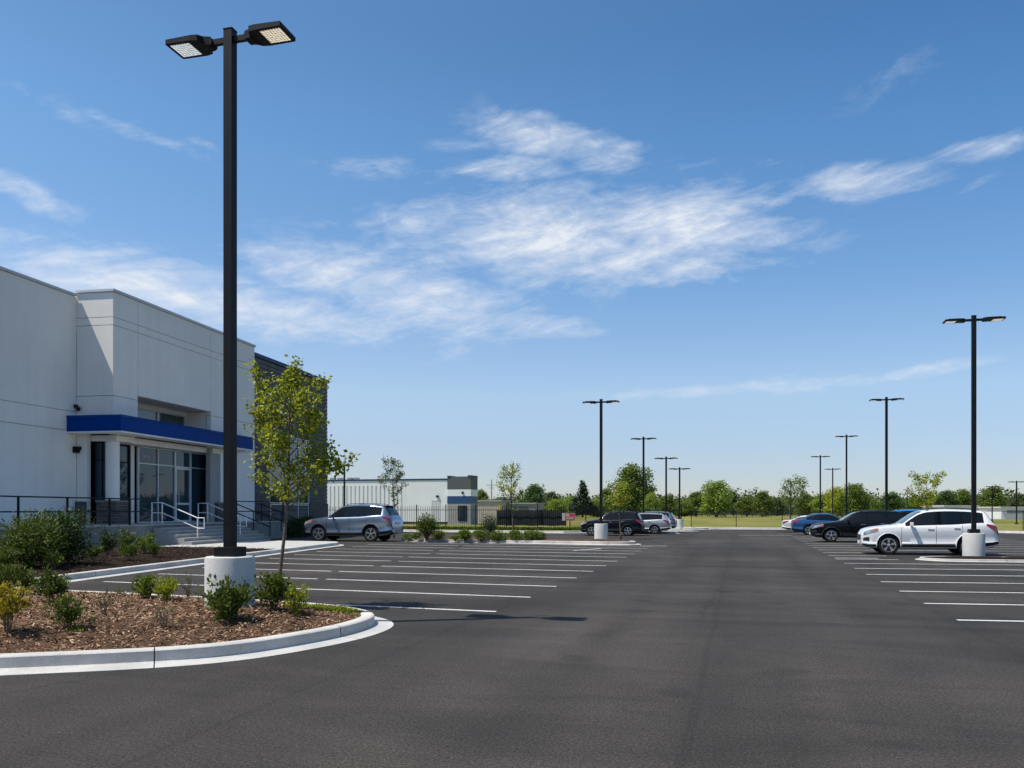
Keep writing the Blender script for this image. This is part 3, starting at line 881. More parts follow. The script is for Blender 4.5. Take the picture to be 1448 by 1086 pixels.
# lower wall right of the entrance, jambs and lintel of the recess
w = MB(); y3 = FY(312)
w.box(-.25, 0.0, y3, yE-.006, 0, CB-.013)
w.box(-1.75, -.31, y2-.02, y2+.22, CT+.02, 6.84); w.box(-1.75, -.31, y1-.22, y1+.0, CT+.02, 6.84)
w.box(-1.75, -.255, y1, y2-.02, 6.86, 7.05)
w.box(-1.29, -.27, y1-.25, y2+.25, 4.68, CB+.0)
w.box(-1.29, -.02, -.0+.26, y1-.26, 4.68, CB-.015)
w.box(-1.29, -.02, y2+.26, y3, 4.68, CB-.015)
w.build('entry_header', M['wall'], bld)
# dark end walls behind the glazing
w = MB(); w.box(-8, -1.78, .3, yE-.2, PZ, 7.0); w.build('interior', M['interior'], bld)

# dark wing: horizontal planks
w = MB(); z = 0.35; k = 0
wy1, wy2 = FY(381, -.25), FY(437, -.25)
while z < 10.75:
    h = .26
    if 2.05 < z+h/2 < 6.4:
        w.box(-.33, -.25, yE+.02, wy1, z, z+h-.035); w.box(-.33, -.25, wy2, yD, z, z+h-.035)
    else:
        w.box(-.33, -.25, yE+.02, yD, z, z+h-.035)
    z += h
w.build('plank_cladding', M['darkwall'], bld)
w = MB(); w.box(-12, -.34, yE+.01, yD-.02, 0, 10.74); w.build('wall_backing', M['charcoal'], bld)
w = MB(); w.box(-.35, -.2, yE+.02, yD+.03, 0, .34); w.build('plinth', M['conc'], bld)
w = MB(); w.box(-12, -.16, yE+.02, yD+.1, 10.76, 10.98); w.build('parapet_cap', M['bluecap'], bld)
w = MB(); w.box(-.30, -.19, wy2+.02, yD+.01, .35, 2.1); w.build('brick_base', M['brick'], bld)
w = MB(); w.box(-.30, -.19, yE+.03, wy1-.02, .35, 2.1); w.build('brick_base', M['brick'], bld)
def window(parent, x, ya, yb, za, zb, vs, hs, frame=M['alu'], gl=M['glass'], t=.05, name='window', dep=.1):
    f = MB()
    f.box(x-dep, x, ya, ya+t, za, zb); f.box(x-dep, x, yb-t, yb, za, zb)
    f.box(x-dep, x, ya+t, yb-t, za, za+t); f.box(x-dep, x, ya+t, yb-t, zb-t, zb)
    for v in vs: f.box(x-dep+.004, x-.004, v-t/2, v+t/2, za+t, zb-t)
    cuts = [ya+t]+[c for v in vs for c in (v-t/2, v+t/2)]+[yb-t]
    for hgt in hs:
        for a, b in zip(cuts[::2], cuts[1::2]): f.box(x-dep+.006, x-.006, a, b, hgt-t/2, hgt+t/2)
    fo = f.build(name, frame, parent)
    gz = [za+t]+[c for v in sorted(hs) for c in (v-t/2, v+t/2)]+[zb-t]
    rr = random.Random(int(ya*100))
    for a, b in zip(cuts[::2], cuts[1::2]):
        for c, d in zip(gz[::2], gz[1::2]):
            p = MB()
            xc, yc, zc = x-dep*.6, (a+b)/2, (c+d)/2
            # each pane sits a hair out of true, as real glazing does
            ty, tz = rr.uniform(-.004, .004), rr.uniform(-.004, .004)
            vs_ = [(xc+(yy-yc)*ty+(zz-zc)*tz, yy, zz) for (yy, zz) in ((a, c), (b, c), (b, d), (a, d))]
            p.add(vs_, [(0,1,2,3)])
            p.build('pane', gl, fo)
    return fo
window(bld, -.24, wy1+.01, wy2-.01, 2.06, 6.38, [wy1+(wy2-wy1)*.38, wy1+(wy2-wy1)*.72], [4.1], gl=M['glass_blue'])
window(bld, -.22, wy1+.1, wy2-.1, .5, 2.0, [wy1+(wy2-wy1)*.38, wy1+(wy2-wy1)*.7], [], name='window')
# clerestory strip over the canopy
yc2 = FY(279, -1.5)
window(bld, -1.45, y1+.02, y2-.05, CT+.05, 6.62, [y1+(y2-y1)*.30, y1+(y2-y1)*.60], [], gl=M['glass_blue'])
w = MB(); w.box(-1.7, -1.40, y1+.0, y2-.02, 6.63, 6.85); w.build('window_head', M['wall'], bld)
# storefront
xs = -.75
g0, gm1, gm2, gm3, g4 = y1-.05, FY(224, xs), FY(248, xs), FY(270, xs), FY(295, xs)
g0 = FY(196, xs)
window(bld, xs, g0, gm2, PZ+.01, 4.66, [gm1], [3.85])
window(bld, xs, gm3, g4, PZ+.01, 4.66, [], [3.85])
window(bld, xs, gm2, gm3, 3.82, 4.66, [], [])
door = window(bld, xs+.01, gm2+.01, gm3-.01, PZ+.01, 3.81, [], [1.95], name='door', t=.1)
h = MB(); h.tube([(xs+.07, gm2+.2, 1.9), (xs+.07, gm2+.2, 2.5)], .014, 8); h.tube([(xs, gm2+.2, 1.95), (xs+.07, gm2+.2, 1.95)], .01, 6); h.tube([(xs, gm2+.2, 2.45), (xs+.07, gm2+.2, 2.45)], .01, 6)
h.build('handle', M['alu'], door)
# faint lettering strip on the first transom light
lt = MB(); yy = g0+.35
rr = random.Random(4)
for k in range(9):
    if k == 6: yy += .09; continue
    wd = rr.uniform(.06, .1)
    lt.box(xs-.05, xs-.045, yy, yy+.018, 4.12, 4.24); lt.box(xs-.05, xs-.045, yy+wd-.018, yy+wd, 4.12, 4.24)
    lt.box(xs-.05, xs-.045, yy+.018, yy+wd-.018, rr.choice((4.12, 4.17, 4.222)), 4.24)
    yy += wd+.05
lt.build('lettering', M['signwhite'], bld)
# corner glazing beside the column
window(bld, -1.0, .75, g0-.28, PZ+.01, 4.66, [(.75+g0-.28)/2+.1], [3.85], frame=M['blackrail'])
w = MB(); w.box(-1.28, -.95, g0-.27, g0-.02, PZ, 4.67); w.build('jamb', M['wall'], bld)
# glazing on the return side, facing the camera
f = MB(); 
for (a, b, c, d) in ((-1.28,-1.23,PZ,4.66), (-.52,-.48,PZ,4.66), (-.88,-.84,PZ,4.66)): f.box(a, b, .42, .5, c, d)
f.box(-1.23, -.52, .42, .5, 3.82, 3.88); f.box(-1.23, -.52, .42, .5, 4.62, 4.66); f.box(-1.23, -.52, .42, .5, PZ+.01, PZ+.08)
fo = f.build('window', M['blackrail'], bld)
for a, b in ((-1.23, -.88), (-.84, -.52)):
    for c, d in ((PZ+.08, 3.82), (3.88, 4.62)):
        p = MB(); p.add([(a, .46, c), (b, .46, c), (b, .46, d), (a, .46, d)], [(0,1,2,3)]); p.build('pane', M['glass'], fo)
# columns with brick pedestals
def column(y):
    c = MB(); c.lathe([(.29, PZ+1.03), (.29, 4.64), (.34, 4.66), (.34, 4.679)], 32, (-.34, y, 0))
    c.build('column', M['wall'], bld, smooth=True)
    b = MB(); b.box(-.80, .12, y-.46, y+.46, PZ+.005, PZ+.98); b.build('pedestal', M['brick'], bld)
    b = MB(); b.box(-.84, .16, y-.50, y+.50, PZ+.981, PZ+1.05); b.build('pedestal_cap', M['conc'], bld)
column(.42); column(FY(303, -.34))
b = MB(); b.box(-1.80, -1.31, -.12, -.01, PZ, PZ+1.0); b.build('brick_base', M['brick'], bld)
# canopy
cn = MB()
yC = FY(358, .8)
poly = [(-2.3, -.85), (.8, -.85), (.8, yC), (.003, yC), (.003, -.003), (-1.80, -.003), (-1.80, -.06), (-2.3, -.06)]
poly = [(-1.815, -.62), (.8, -.62), (.8, yC), (.003, yC), (.003, -.003), (-1.815, -.003)]
cn.prism(poly, CB+.09, CT)
cn.build('canopy', M['blue'], bld, bevel=.01)
cn = MB(); cn.prism([(-1.815, -.61), (.79, -.61), (.79, yC-.01), (.004, yC-.01), (.004, -.004), (-1.815, -.004)], CB+.02, CB+.088); cn.build('soffit', M['wall'], bld)
sm = MB()
for yy in (2.5, 5.2, 7.9, 10.6): sm.box(.801, .806, yy, yy+.015, CB+.1, CT-.01)
sm.build('canopy_seam', M['bluecap'], bld)
cn = MB(); cn.box(-1.815, .84, -.65, -.625, CT, CT+.05); cn.box(.805, .84, -.625, yC, CT, CT+.05); cn.build('canopy_lip', M['blue'], bld)
# parapet caps
cp = MB(); cp.box(-2.2, -1.74, -45, -.08, 11.052, 11.16); cp.box(-1.86, .07, -.07, .35, HT+.002, HT+.12); cp.box(-.36, .07, .352, yE+.05, HT+.002, HT+.12)
cp.box(-12, -.38, yE-.3, yE+.05, HT+.003, HT+.12)
cp.build('parapet_cap', M['cap'], bld, bevel=.01)
# roof behind
rf = MB(); rf.box(-12, -2.2, -45, 0, 11.0, 11.04); rf.box(-12, -.4, .4, yE-.35, 11.1, 11.14); rf.build('roof', M['cap'], bld)
# far side return of the entry block over the dark wing
w = MB(); w.box(-3, -.26, yE-.2, yE-.003, 0, HT-.02); w.build('wall', M['wall'], bld)
# wall lamp and camera
ly = FY(105.5, -1.82)
q = MB(); q.box(-1.82, -1.64, ly-.14, ly+.14, 4.15, 4.42); q.box(-1.64, -1.56, ly-.12, ly+.12, 4.28, 4.42); q.build('wall_light', M['black'], bld, bevel=.01)
q = MB(); q.box(-1.82, -1.70, ly-.07, ly+.07, 6.15, 6.27); q.lathe([(.02, 5.98), (.075, 6.02), (.09, 6.1), (.09, 6.16)], 16, (-1.64, ly, 0)); q.build('security_camera', M['black'], bld)

# ------------------------------------------------------------------ porch, steps, rails
porch = thing('entrance_porch', 'raised grey concrete porch with broad steps below the canopy', 'porch', C0, BYAW)
PX = 2.25; SY0, SY1 = -.55, 6.7; NR = 6; RH = (PZ-.148)/NR; TRD = .36
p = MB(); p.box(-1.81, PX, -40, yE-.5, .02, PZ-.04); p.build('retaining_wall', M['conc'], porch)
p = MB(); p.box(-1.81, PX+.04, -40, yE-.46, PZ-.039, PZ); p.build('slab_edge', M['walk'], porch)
st = MB()
for i in range(NR-1):
    st.box(PX+.042 + i*TRD, PX+.042+(i+1)*TRD - .0, SY0, SY1, .1, PZ-(i+1)*RH)
    st.box(PX+.042+(i+1)*TRD-.002, PX+.042+(i+1)*TRD+.025, SY0+.002, SY1-.002, PZ-(i+1)*RH-.05, PZ-(i+1)*RH-.001)
st.build('steps', M['step'], porch, bevel=.006)
for i in range(-1, NR-1):
    xe_ = PX+.042+(i+1)*TRD+(.027 if i >= 0 else .0); zt_ = PZ-(i+1)*RH if i >= 0 else PZ
    nb = MB(); nb.box(xe_-.07, xe_+.004, SY0+.004, SY1-.004, zt_-.03, zt_+.004)
    nb.build('tread_edge_highlight', M['walk'], porch)  # added pale strips; lighter tread edges painted where light gives little contrast
run = (NR-1)*TRD
def loop_rail(y, label):
    r = thing('handrail', label, 'handrail', BL((PX, y, PZ)), BYAW, 'pale metal handrails on the entrance steps')
    sl = -RH/TRD
    x0, x1, x2 = -.75, -.25, run-.35
    top = [(x0, 0, .02), (x0, 0, .95), (x1, 0, .95), (x2, 0, .95+(x2-x1)*sl), (x2+.32, 0, .95+(x2-x1)*sl), (x2+.32, 0, .5+(x2-x1)*sl), (x2, 0, .5+(x2-x1)*sl)]
    m = MB(); m.tube(top, .028, 8); m.tube([(x0, 0, .5), (x1, 0, .5), (x2, 0, .5+(x2-x1)*sl)], .024, 8)
    m.build('rail', M['steel_white'], r, smooth=True)
    for x, zb, zt in ((x1, .02, .95), (x2, .0+(x2+.1)*sl-.05, .95+(x2-x1)*sl)):
        m = MB(); m.tube([(x, 0, zb), (x, 0, zt)], .026, 8); m.build('post', M['steel_white'], r, smooth=True)
    return r
loop_rail(.55, 'pale metal handrail on the steps, left of the near lamp post')
loop_rail(4.3, 'pale metal handrail on the steps, partly behind the near lamp post')

def guard(y0, y1_, label, posts):
    r = thing('guard_rail', label, 'railing', BL((PX-.12, 0, PZ)), BYAW)
    m = MB()
    for z in (1.08, .56): m.box(-.025, .025, y0, y1_, z-.025, z+.025)
    m.build('rail', M['blackrail'], r)
    for y in posts:
        m = MB(); m.box(-.03, .03, y-.03, y+.03, -.06, 1.054); m.build('post', M['blackrail'], r)
    return r
guard(-22, SY0-.1, 'long black two-bar guard rail along the porch edge', [-20, -17.6, -15.2, -12.8, -10.4, -8, -5.6, -3.2, FY(184, PX-.1)])
guard(SY1+.1, yE-.6, 'short black guard rail on the porch beyond the steps', [SY1+.15, yE-.7])
def sloped(y, label, dx):
    r = thing('handrail', label, 'handrail', BL((PX, y, PZ)), BYAW, 'black sloping handrails beyond the steps')
    sl = -RH/TRD
    m = MB()
    for z in (.95, .5): m.tube([(-.3, 0, z), (.0, 0, z), (run+dx, 0, z+(run+dx)*sl)], .028, 8)
    m.build('rail', M['blackrail'], r, smooth=True)
    for x in (0, (run+dx)*.5, run+dx-.05):
        m = MB(); m.tube([(x, 0, -.02 + x*sl-.03), (x, 0, .95+x*sl)], .026, 8); m.build('post', M['blackrail'], r, smooth=True)
sloped(SY1-.12, 'black sloping handrail at the far side of the steps', .1)
sloped(SY1+2.6, 'black sloping handrail further along, near the dark hedge', .5)

# ------------------------------------------------------------------ distant buildings
fb_p = D(463, 100)
xL = D(440, 100).x
def far_building():
    d0 = 96
    a = D(455, d0); b = D(573, d0); c = D(634, d0); e = D(671, d0)
    y = (a.y+e.y)/2
    y = 89.5
    sc = lambda u: ((u-CX)/F_PX*CS - SN)/((u-CX)/F_PX*SN + CS)*y
    xa, xb, xc, xe = sc(440), sc(573), sc(634), sc(667)
    t = thing('warehouse', 'long low white metal warehouse with blue roof edge and a banded corner tower', 'building', (xa, y, 0))
    W1, W2, W3 = xb-xa, xc-xa, xe-xa
    H = 5.15
    m = MB(); x = 0
    while x < W1-.2:      # ribbed siding
        m.box(x, x+.34, -.06, .12, .35, H-.75); m.box(x+.34, x+.52, .06, .12, .35, H-.75)
        x += .52
    m.build('ribbed_siding', M['whitemetal'], t)
    m = MB(); m.box(0, W1, -.03, .12, H-.74, H-.14); m.box(W1+.005, W2, -.05, .3, .35, H-.14); m.box(0, W2, .13, 5.5, .35, H-.3)
    m.build('wall', M['whitemetal'], t)
    m = MB(); m.box(0, W2, -.1, .34, H-.138, H+.03); m.build('roof_edge', M['bluecap'], t)
    m = MB(); m.box(0, W2, .0, 5.5, -.05, .34); m.build('plinth', M['charcoal'], t)
    # door in the plain wall
    dx = W1+(W2-W1)*.62
    m = MB(); m.box(dx, dx+.07, -.08, -.052, .36, 2.75); m.box(dx+.93, dx+1.0, -.08, -.052, .36, 2.75); m.box(dx+.07, dx+.93, -.08, -.052, 2.68, 2.75); m.box(dx+.07, dx+.93, -.066, -.052, .36, 2.68)
    m.build('door', M['alu'], t)
    m = MB(); m.box(dx+.55, dx+.85, -.2, -.052, 3.1, 3.3); m.build('wall_light', M['black'], t)
    m = MB()
    for q in (2.0, 2.9, 4.2, 5.0): m.box(q, q+.5, .8, 1.4, H-.2, H+.28)
    m.build('roof_vent', M['greyblock'], t)
    # corner tower
    yy = -.35
    m = MB(); m.box(W2, W3, yy, 2.2, 3.95, H+.22); m.build('tower_top', M['charcoal'], t)
    m = MB(); m.box(W2+.003, W3-.003, yy+.006, 2.2, 3.2, 3.948); m.build('white_band', M['whitemetal'], t)
    m = MB(); m.box(W2, W3, yy-.02, 2.2, 2.4, 3.198); m.build('blue_band', M['navyband'], t)
    m = MB(); m.box(W2+.003, W3-.003, yy+.004, 2.2, .0, 2.398); m.build('tower_base', M['greyblock'], t)
    m = MB(); m.box(W3-.35, W3+.03, yy-.06, 2.2, H+.222, H+.36); m.box(W2-.02, W2+.35, yy-.06, 2.2, H+.222, H+.32); m.build('parapet_cap', M['charcoal'], t)
    m = MB(); m.box(W2+1.7, W2+1.9, yy-.12, yy, 3.45, 3.7); m.build('wall_light', M['black'], t)
    window_x(t, W2+1.25, W3-.45, yy, .45, 2.15, 3)
def window_x(parent, xa, xb, y, za, zb, n):
    f = MB(); t = .09
    f.box(xa, xb, y-.05, y, zb-t, zb); f.box(xa, xb, y-.05, y, za, za+t)
    for k in range(n+1):
        x = xa+(xb-xa-t)*k/n; f.box(x, x+t, y-.052, y, za+t, zb-t)
    fo = f.build('window', M['blackrail'], parent)
    p = MB(); p.add([(xa+t, y-.02, za+t), (xb-t, y-.02, za+t), (xb-t, y-.02, zb-t), (xa+t, y-.02, zb-t)], [(0,1,2,3)]); p.build('pane', M['glass'], fo)
far_building()

def low_building():
    y = 104
    sc = lambda u, yy=y: ((u-CX)/F_PX*CS - SN)/((u-CX)/F_PX*SN + CS)*yy
    xa, xb, xc = sc(668), sc(708), sc(757, y+3)
    t = thing('utility_building', 'low tan block building with flat roof beside the white warehouse', 'building', (xa, y, 0))
    m = MB(); m.box(0, xb-xa, 0, 6, 0, 2.75); m.build('wall', M['tan'], t)
    m = MB(); m.box(xb-xa+.004, xc-xa, 3, 8, 0, 2.45); m.build('wall', M['greyblock'], t)
    m = MB(); m.box(-.1, xb-xa+.15, -.15, 6.1, 2.752, 2.95); m.box(xb-xa+.16, xc-xa+.15, 2.85, 8.1, 2.452, 2.62); m.build('roof', M['greyblock'], t)
    m = MB(); m.box(xb-xa-.3, xb-xa+.02, -.03, -.001, 0, 2.7); m.build('corner_post', M['yellow'], t)
    m = MB(); m.box(xc-xa-2.2, xc-xa-.9, 2.97, 2.998, .1, 2.1); m.build('door', M['charcoal'], t)
low_building()

def far_white(u0, u1, d, h, label, name):
    a, b = D(u0, d), D(u1, d)
    t = thing(name, label, 'building', (a.x, a.y, 0), YAW)
    W = (b-a).length
    m = MB(); m.box(0, W, 0, 8, 0, h-.25); m.build('wall', M['whitemetal'], t)
    m = MB(); m.box(-.3, W+.3, -.3, 8.3, h-.248, h); m.build('roof', M['signwhite'], t)
    m = MB(); m.box(W*.15, W*.85, -.04, -.002, h*.45, h*.72); m.build('window_band', M['greyblock'], t)
far_white(1336, 1382, 150, 2.55, 'low white shed beyond the fence, behind the roof of the white wagon', 'shed')
far_white(1416, 1470, 160, 2.35, 'low white shed beyond the fence at the right edge', 'shed')

# lattice-free utility mast far behind the tan building
mp = D(695, 210)
t = thing('utility_mast', 'thin grey utility mast above the trees left of the young tree', 'mast', mp)
m = MB(); m.tube([(0,0,0), (0,0,9.3)], [.22, .12], 8); m.build('pole', M['greyblock'], t)
m = MB(); m.obox((0,0,7.9), (2.6,.14,.14), Matrix.Rotation(YAW, 3, 'Z')); m.obox((0,0,7.2), (1.4,.12,.12), Matrix.Rotation(YAW, 3, 'Z')); m.build('crossarm', M['greyblock'], t)

# ------------------------------------------------------------------ fences
def mesh_mat(name, col, alpha):
    m, nt, out = nt_new(name)
    d = N(nt, 'ShaderNodeBsdfPrincipled'); d.inputs['Base Color'].default_value = tuple(col)+(1,); d.inputs['Roughness'].default_value = .7
    tr = N(nt, 'ShaderNodeBsdfTransparent'); mx = N(nt, 'ShaderNodeMixShader'); mx.inputs[0].default_value = alpha
    nt.links.new(tr.outputs[0], mx.inputs[1]); nt.links.new(d.outputs[0], mx.inputs[2]); nt.links.new(mx.outputs[0], out.inputs[0])
    return m
M['link'] = mesh_mat('chain_link', (.05, .055, .055), .13)
def wire_fence(pts, h, label, step=3.0, post_r=.03, wire=.13):
    t = thing('wire_fence', label, 'fence', (pts[0][0], pts[0][1], 0))
    o = Vector((pts[0][0], pts[0][1], 0))
    P = resample(pts, step)
    mm = MB(); rr = MB()
    for a, b in zip(P[:-1], P[1:]):
        a3, b3 = Vector((a.x, a.y, 0))-o, Vector((b.x, b.y, 0))-o
        up = Vector((0, 0, 1))
        mm.add([a3+up*.08, b3+up*.08, b3+up*(h-.03), a3+up*(h-.03)], [(0,1,2,3)])
        rr.tube([a3+up*h, b3+up*h], .022, 6)
    mm.build('mesh', M['link'], t); rr.build('top_rail', M['blackrail'], t)
    pm = MB(); pm.tube([(0,0,-.02), (0,0,h+.05)], post_r, 6); 
    first = pm.build('post', M['blackrail'], t)
    for k, p in enumerate(P):
        po = first if k == 0 else link(first.copy())
        po.parent = t; po.location = (p.x-o.x, p.y-o.y, 0)
wire_fence([(-4.2,78.2), (11.5,78.6), (23,67), (45,48)], 1.55, 'thin dark wire fence behind the far kerb', 3.4)
a, b = D(985, 185), D(1250, 185)
wire_fence([(a.x, a.y), (b.x, b.y)], 1.15, 'low dark fence at the foot of the far trees', 4)

def picket_fence():
    pts = [(-37, 66.5), (-28, 65), (-12.6, 64.2), (-9.3, 73.6), (-5.0, 77.2)]
    t = thing('picket_fence', 'black metal picket fence running behind the left verge', 'fence', (pts[0][0], pts[0][1], 0))
    o = Vector((pts[0][0], pts[0][1], 0))
    P = resample(pts, 2.4)
    h = 1.95
    for a, b in zip(P[:-1], P[1:]):
        a3, b3 = Vector((a.x, a.y, 0))-o, Vector((b.x, b.y, 0))-o
        d = b3-a3; L = d.length; an = math.atan2(d.y, d.x); Mx = Matrix.Rotation(an, 3, 'Z')
        m = MB()
        n = int(L/.16)
        for k in range(1, n):
            q = a3 + d*(k/n); m.obox((q.x, q.y, h/2+.06), (.022, .022, h-.1), Mx)
        c = a3 + d*.5
        for z in (.22, h-.3): m.obox((c.x, c.y, z), (L-.07, .03, .04), Mx)
        m.build('picket_panel', M['blackrail'], t)
    pm = MB(); pm.box(-.035, .035, -.035, .035, -.02, h+.1); pm.box(-.045, .045, -.045, .045, h+.1, h+.13)
    first = pm.build('post', M['blackrail'], t)
    for k, p in enumerate(P):
        po = first if k == 0 else link(first.copy())
        po.parent = t; po.location = (p.x-o.x, p.y-o.y, 0)
picket_fence()
# dark privacy fabric hung on part of the fence
A, B = Vector((-18.6, 64.62, 0)), Vector((-12.9, 64.32, 0))
t = thing('fabric_screen', 'dark green fabric screen tied to the back of the black picket fence', 'screen', A)
m = MB(); n = 24
for k in range(n+1):
    q = (B-A)*(k/n); s_ = .02*math.sin(k*1.7)
    m.v += [(q.x, q.y+s_+.06, .42+.02*math.sin(k*.9)), (q.x, q.y+s_*.5+.06, 1.62-.012*abs(math.sin(k*.8))), (q.x, q.y+s_*.5+.075, 1.62-.012*abs(math.sin(k*.8))), (q.x, q.y+s_+.075, .42+.02*math.sin(k*.9))]
for k in range(n):
    for i in range(4): m.f.append((k*4+i, k*4+(i+1) % 4, k*4+4+(i+1) % 4, k*4+4+i)); m.m.append(0)
m.build('fabric', M['screen'], t, smooth=True)
m = MB(); m.tube([(0,.1,1.64), (B.x-A.x, B.y-A.y+.1, 1.64)], .012, 6); m.build('tie_wire', M['blackrail'], t)
# red and white notice on the fence
sp = D(804, 65.1)
t = thing('fence_sign', 'small red and white notice fixed to the black picket fence', 'sign', (sp.x, sp.y, 1.12), R(3))
m = MB(); m.box(-.5, .5, -.02, .0, -.29, .29); m.build('panel', M['signwhite'], t)
m = MB(); m.box(-.28, .47, -.026, -.021, -.27, .27); m.build('red_field', M['signred'], t)
m = MB()
for z in (-.15, -.03): m.box(-.2, .4, -.031, -.027, z-.025, z+.025)
m.box(-.22, .05, -.031, -.027, .07, .2)
m.build('lettering', M['signwhite'], t)

# ------------------------------------------------------------------ cars
def pchip(keys):
    xs = [k[0] for k in keys]; ys = [k[1] for k in keys]; n = len(xs)
    h = [xs[i+1]-xs[i] for i in range(n-1)]; d = [(ys[i+1]-ys[i])/h[i] for i in range(n-1)]
    m = [d[0]]+[0 if d[i-1]*d[i] <= 0 else 2*d[i-1]*d[i]/(d[i-1]+d[i]) for i in range(1, n-1)]+[d[-1]]
    def f(x):
        x = max(xs[0], min(xs[-1], x)); i = 0
        while i < n-2 and x > xs[i+1]: i += 1
        t = (x-xs[i])/h[i]
        return (1+2*t)*(1-t)**2*ys[i]+t*(1-t)**2*h[i]*m[i]+t*t*(3-2*t)*ys[i+1]+t*t*(t-1)*h[i]*m[i+1]
    return f

SUV = dict(L=4.9, t=[(0,.70),(.04,.82),(.16,.95),(.5,1.04),(1.2,1.13),(1.42,1.17),(1.75,1.39),(2.12,1.61),(2.45,1.69),(3.1,1.72),(3.8,1.70),(4.25,1.66),(4.42,1.62),(4.62,1.38),(4.76,1.16),(4.84,1.04),(4.9,.72)],
           b=[(0,.66),(.04,.78),(.16,.89),(.5,.98),(1.2,1.04),(1.8,1.06),(3.2,1.10),(4.3,1.17),(4.62,1.13),(4.76,1.08),(4.84,.98),(4.9,.70)],
           w=[(0,.50),(.05,.66),(.18,.80),(.45,.90),(.9,.945),(2.5,.955),(4.2,.945),(4.6,.90),(4.8,.84),(4.9,.72)],
           wr=[(0,.44),(.2,.66),(.6,.74),(1.4,.74),(2.1,.66),(3.2,.67),(4.2,.63),(4.6,.66),(4.8,.7),(4.9,.62)],
           zb=[(0,.36),(.3,.25),(.9,.24),(4.1,.25),(4.6,.30),(4.9,.42)], wx=(.96,3.80), wr_=.365, track=.80,
           win=[(1.62,2.62),(2.70,3.52),(3.60,4.30)], ws=(1.46,2.18), rg=(4.44,4.72), seams=(1.42,2.66,3.58), rails=True, hl=(.07,.58), tl=(4.42,4.86))
SEDAN = dict(L=4.75, t=[(0,.56),(.05,.66),(.2,.76),(.6,.86),(1.3,.95),(1.45,.97),(1.8,1.16),(2.2,1.36),(2.6,1.43),(3.0,1.43),(3.4,1.37),(3.8,1.22),(4.15,1.06),(4.5,1.02),(4.68,.97),(4.75,.62)],
           b=[(0,.53),(.05,.62),(.2,.71),(.6,.81),(1.3,.88),(2.5,.92),(3.6,.97),(4.15,.98),(4.5,.95),(4.68,.9),(4.75,.6)],
           w=[(0,.48),(.05,.64),(.2,.78),(.5,.87),(1,.91),(2.4,.92),(4,.91),(4.4,.86),(4.65,.79),(4.75,.68)],
           wr=[(0,.42),(.2,.62),(.6,.7),(1.4,.70),(2.2,.58),(3.0,.58),(3.6,.58),(4.15,.68),(4.5,.7),(4.75,.58)],
           zb=[(0,.3),(.3,.2),(.9,.19),(4,.2),(4.5,.26),(4.75,.38)], wx=(.92,3.68), wr_=.325, track=.77,
           win=[(1.62,2.5),(2.58,3.35),(3.42,3.8)], ws=(1.5,2.26), rg=(3.44,4.10), seams=(1.4,2.54,3.4), rails=False, hl=(.08,.55), tl=(4.3,4.7))

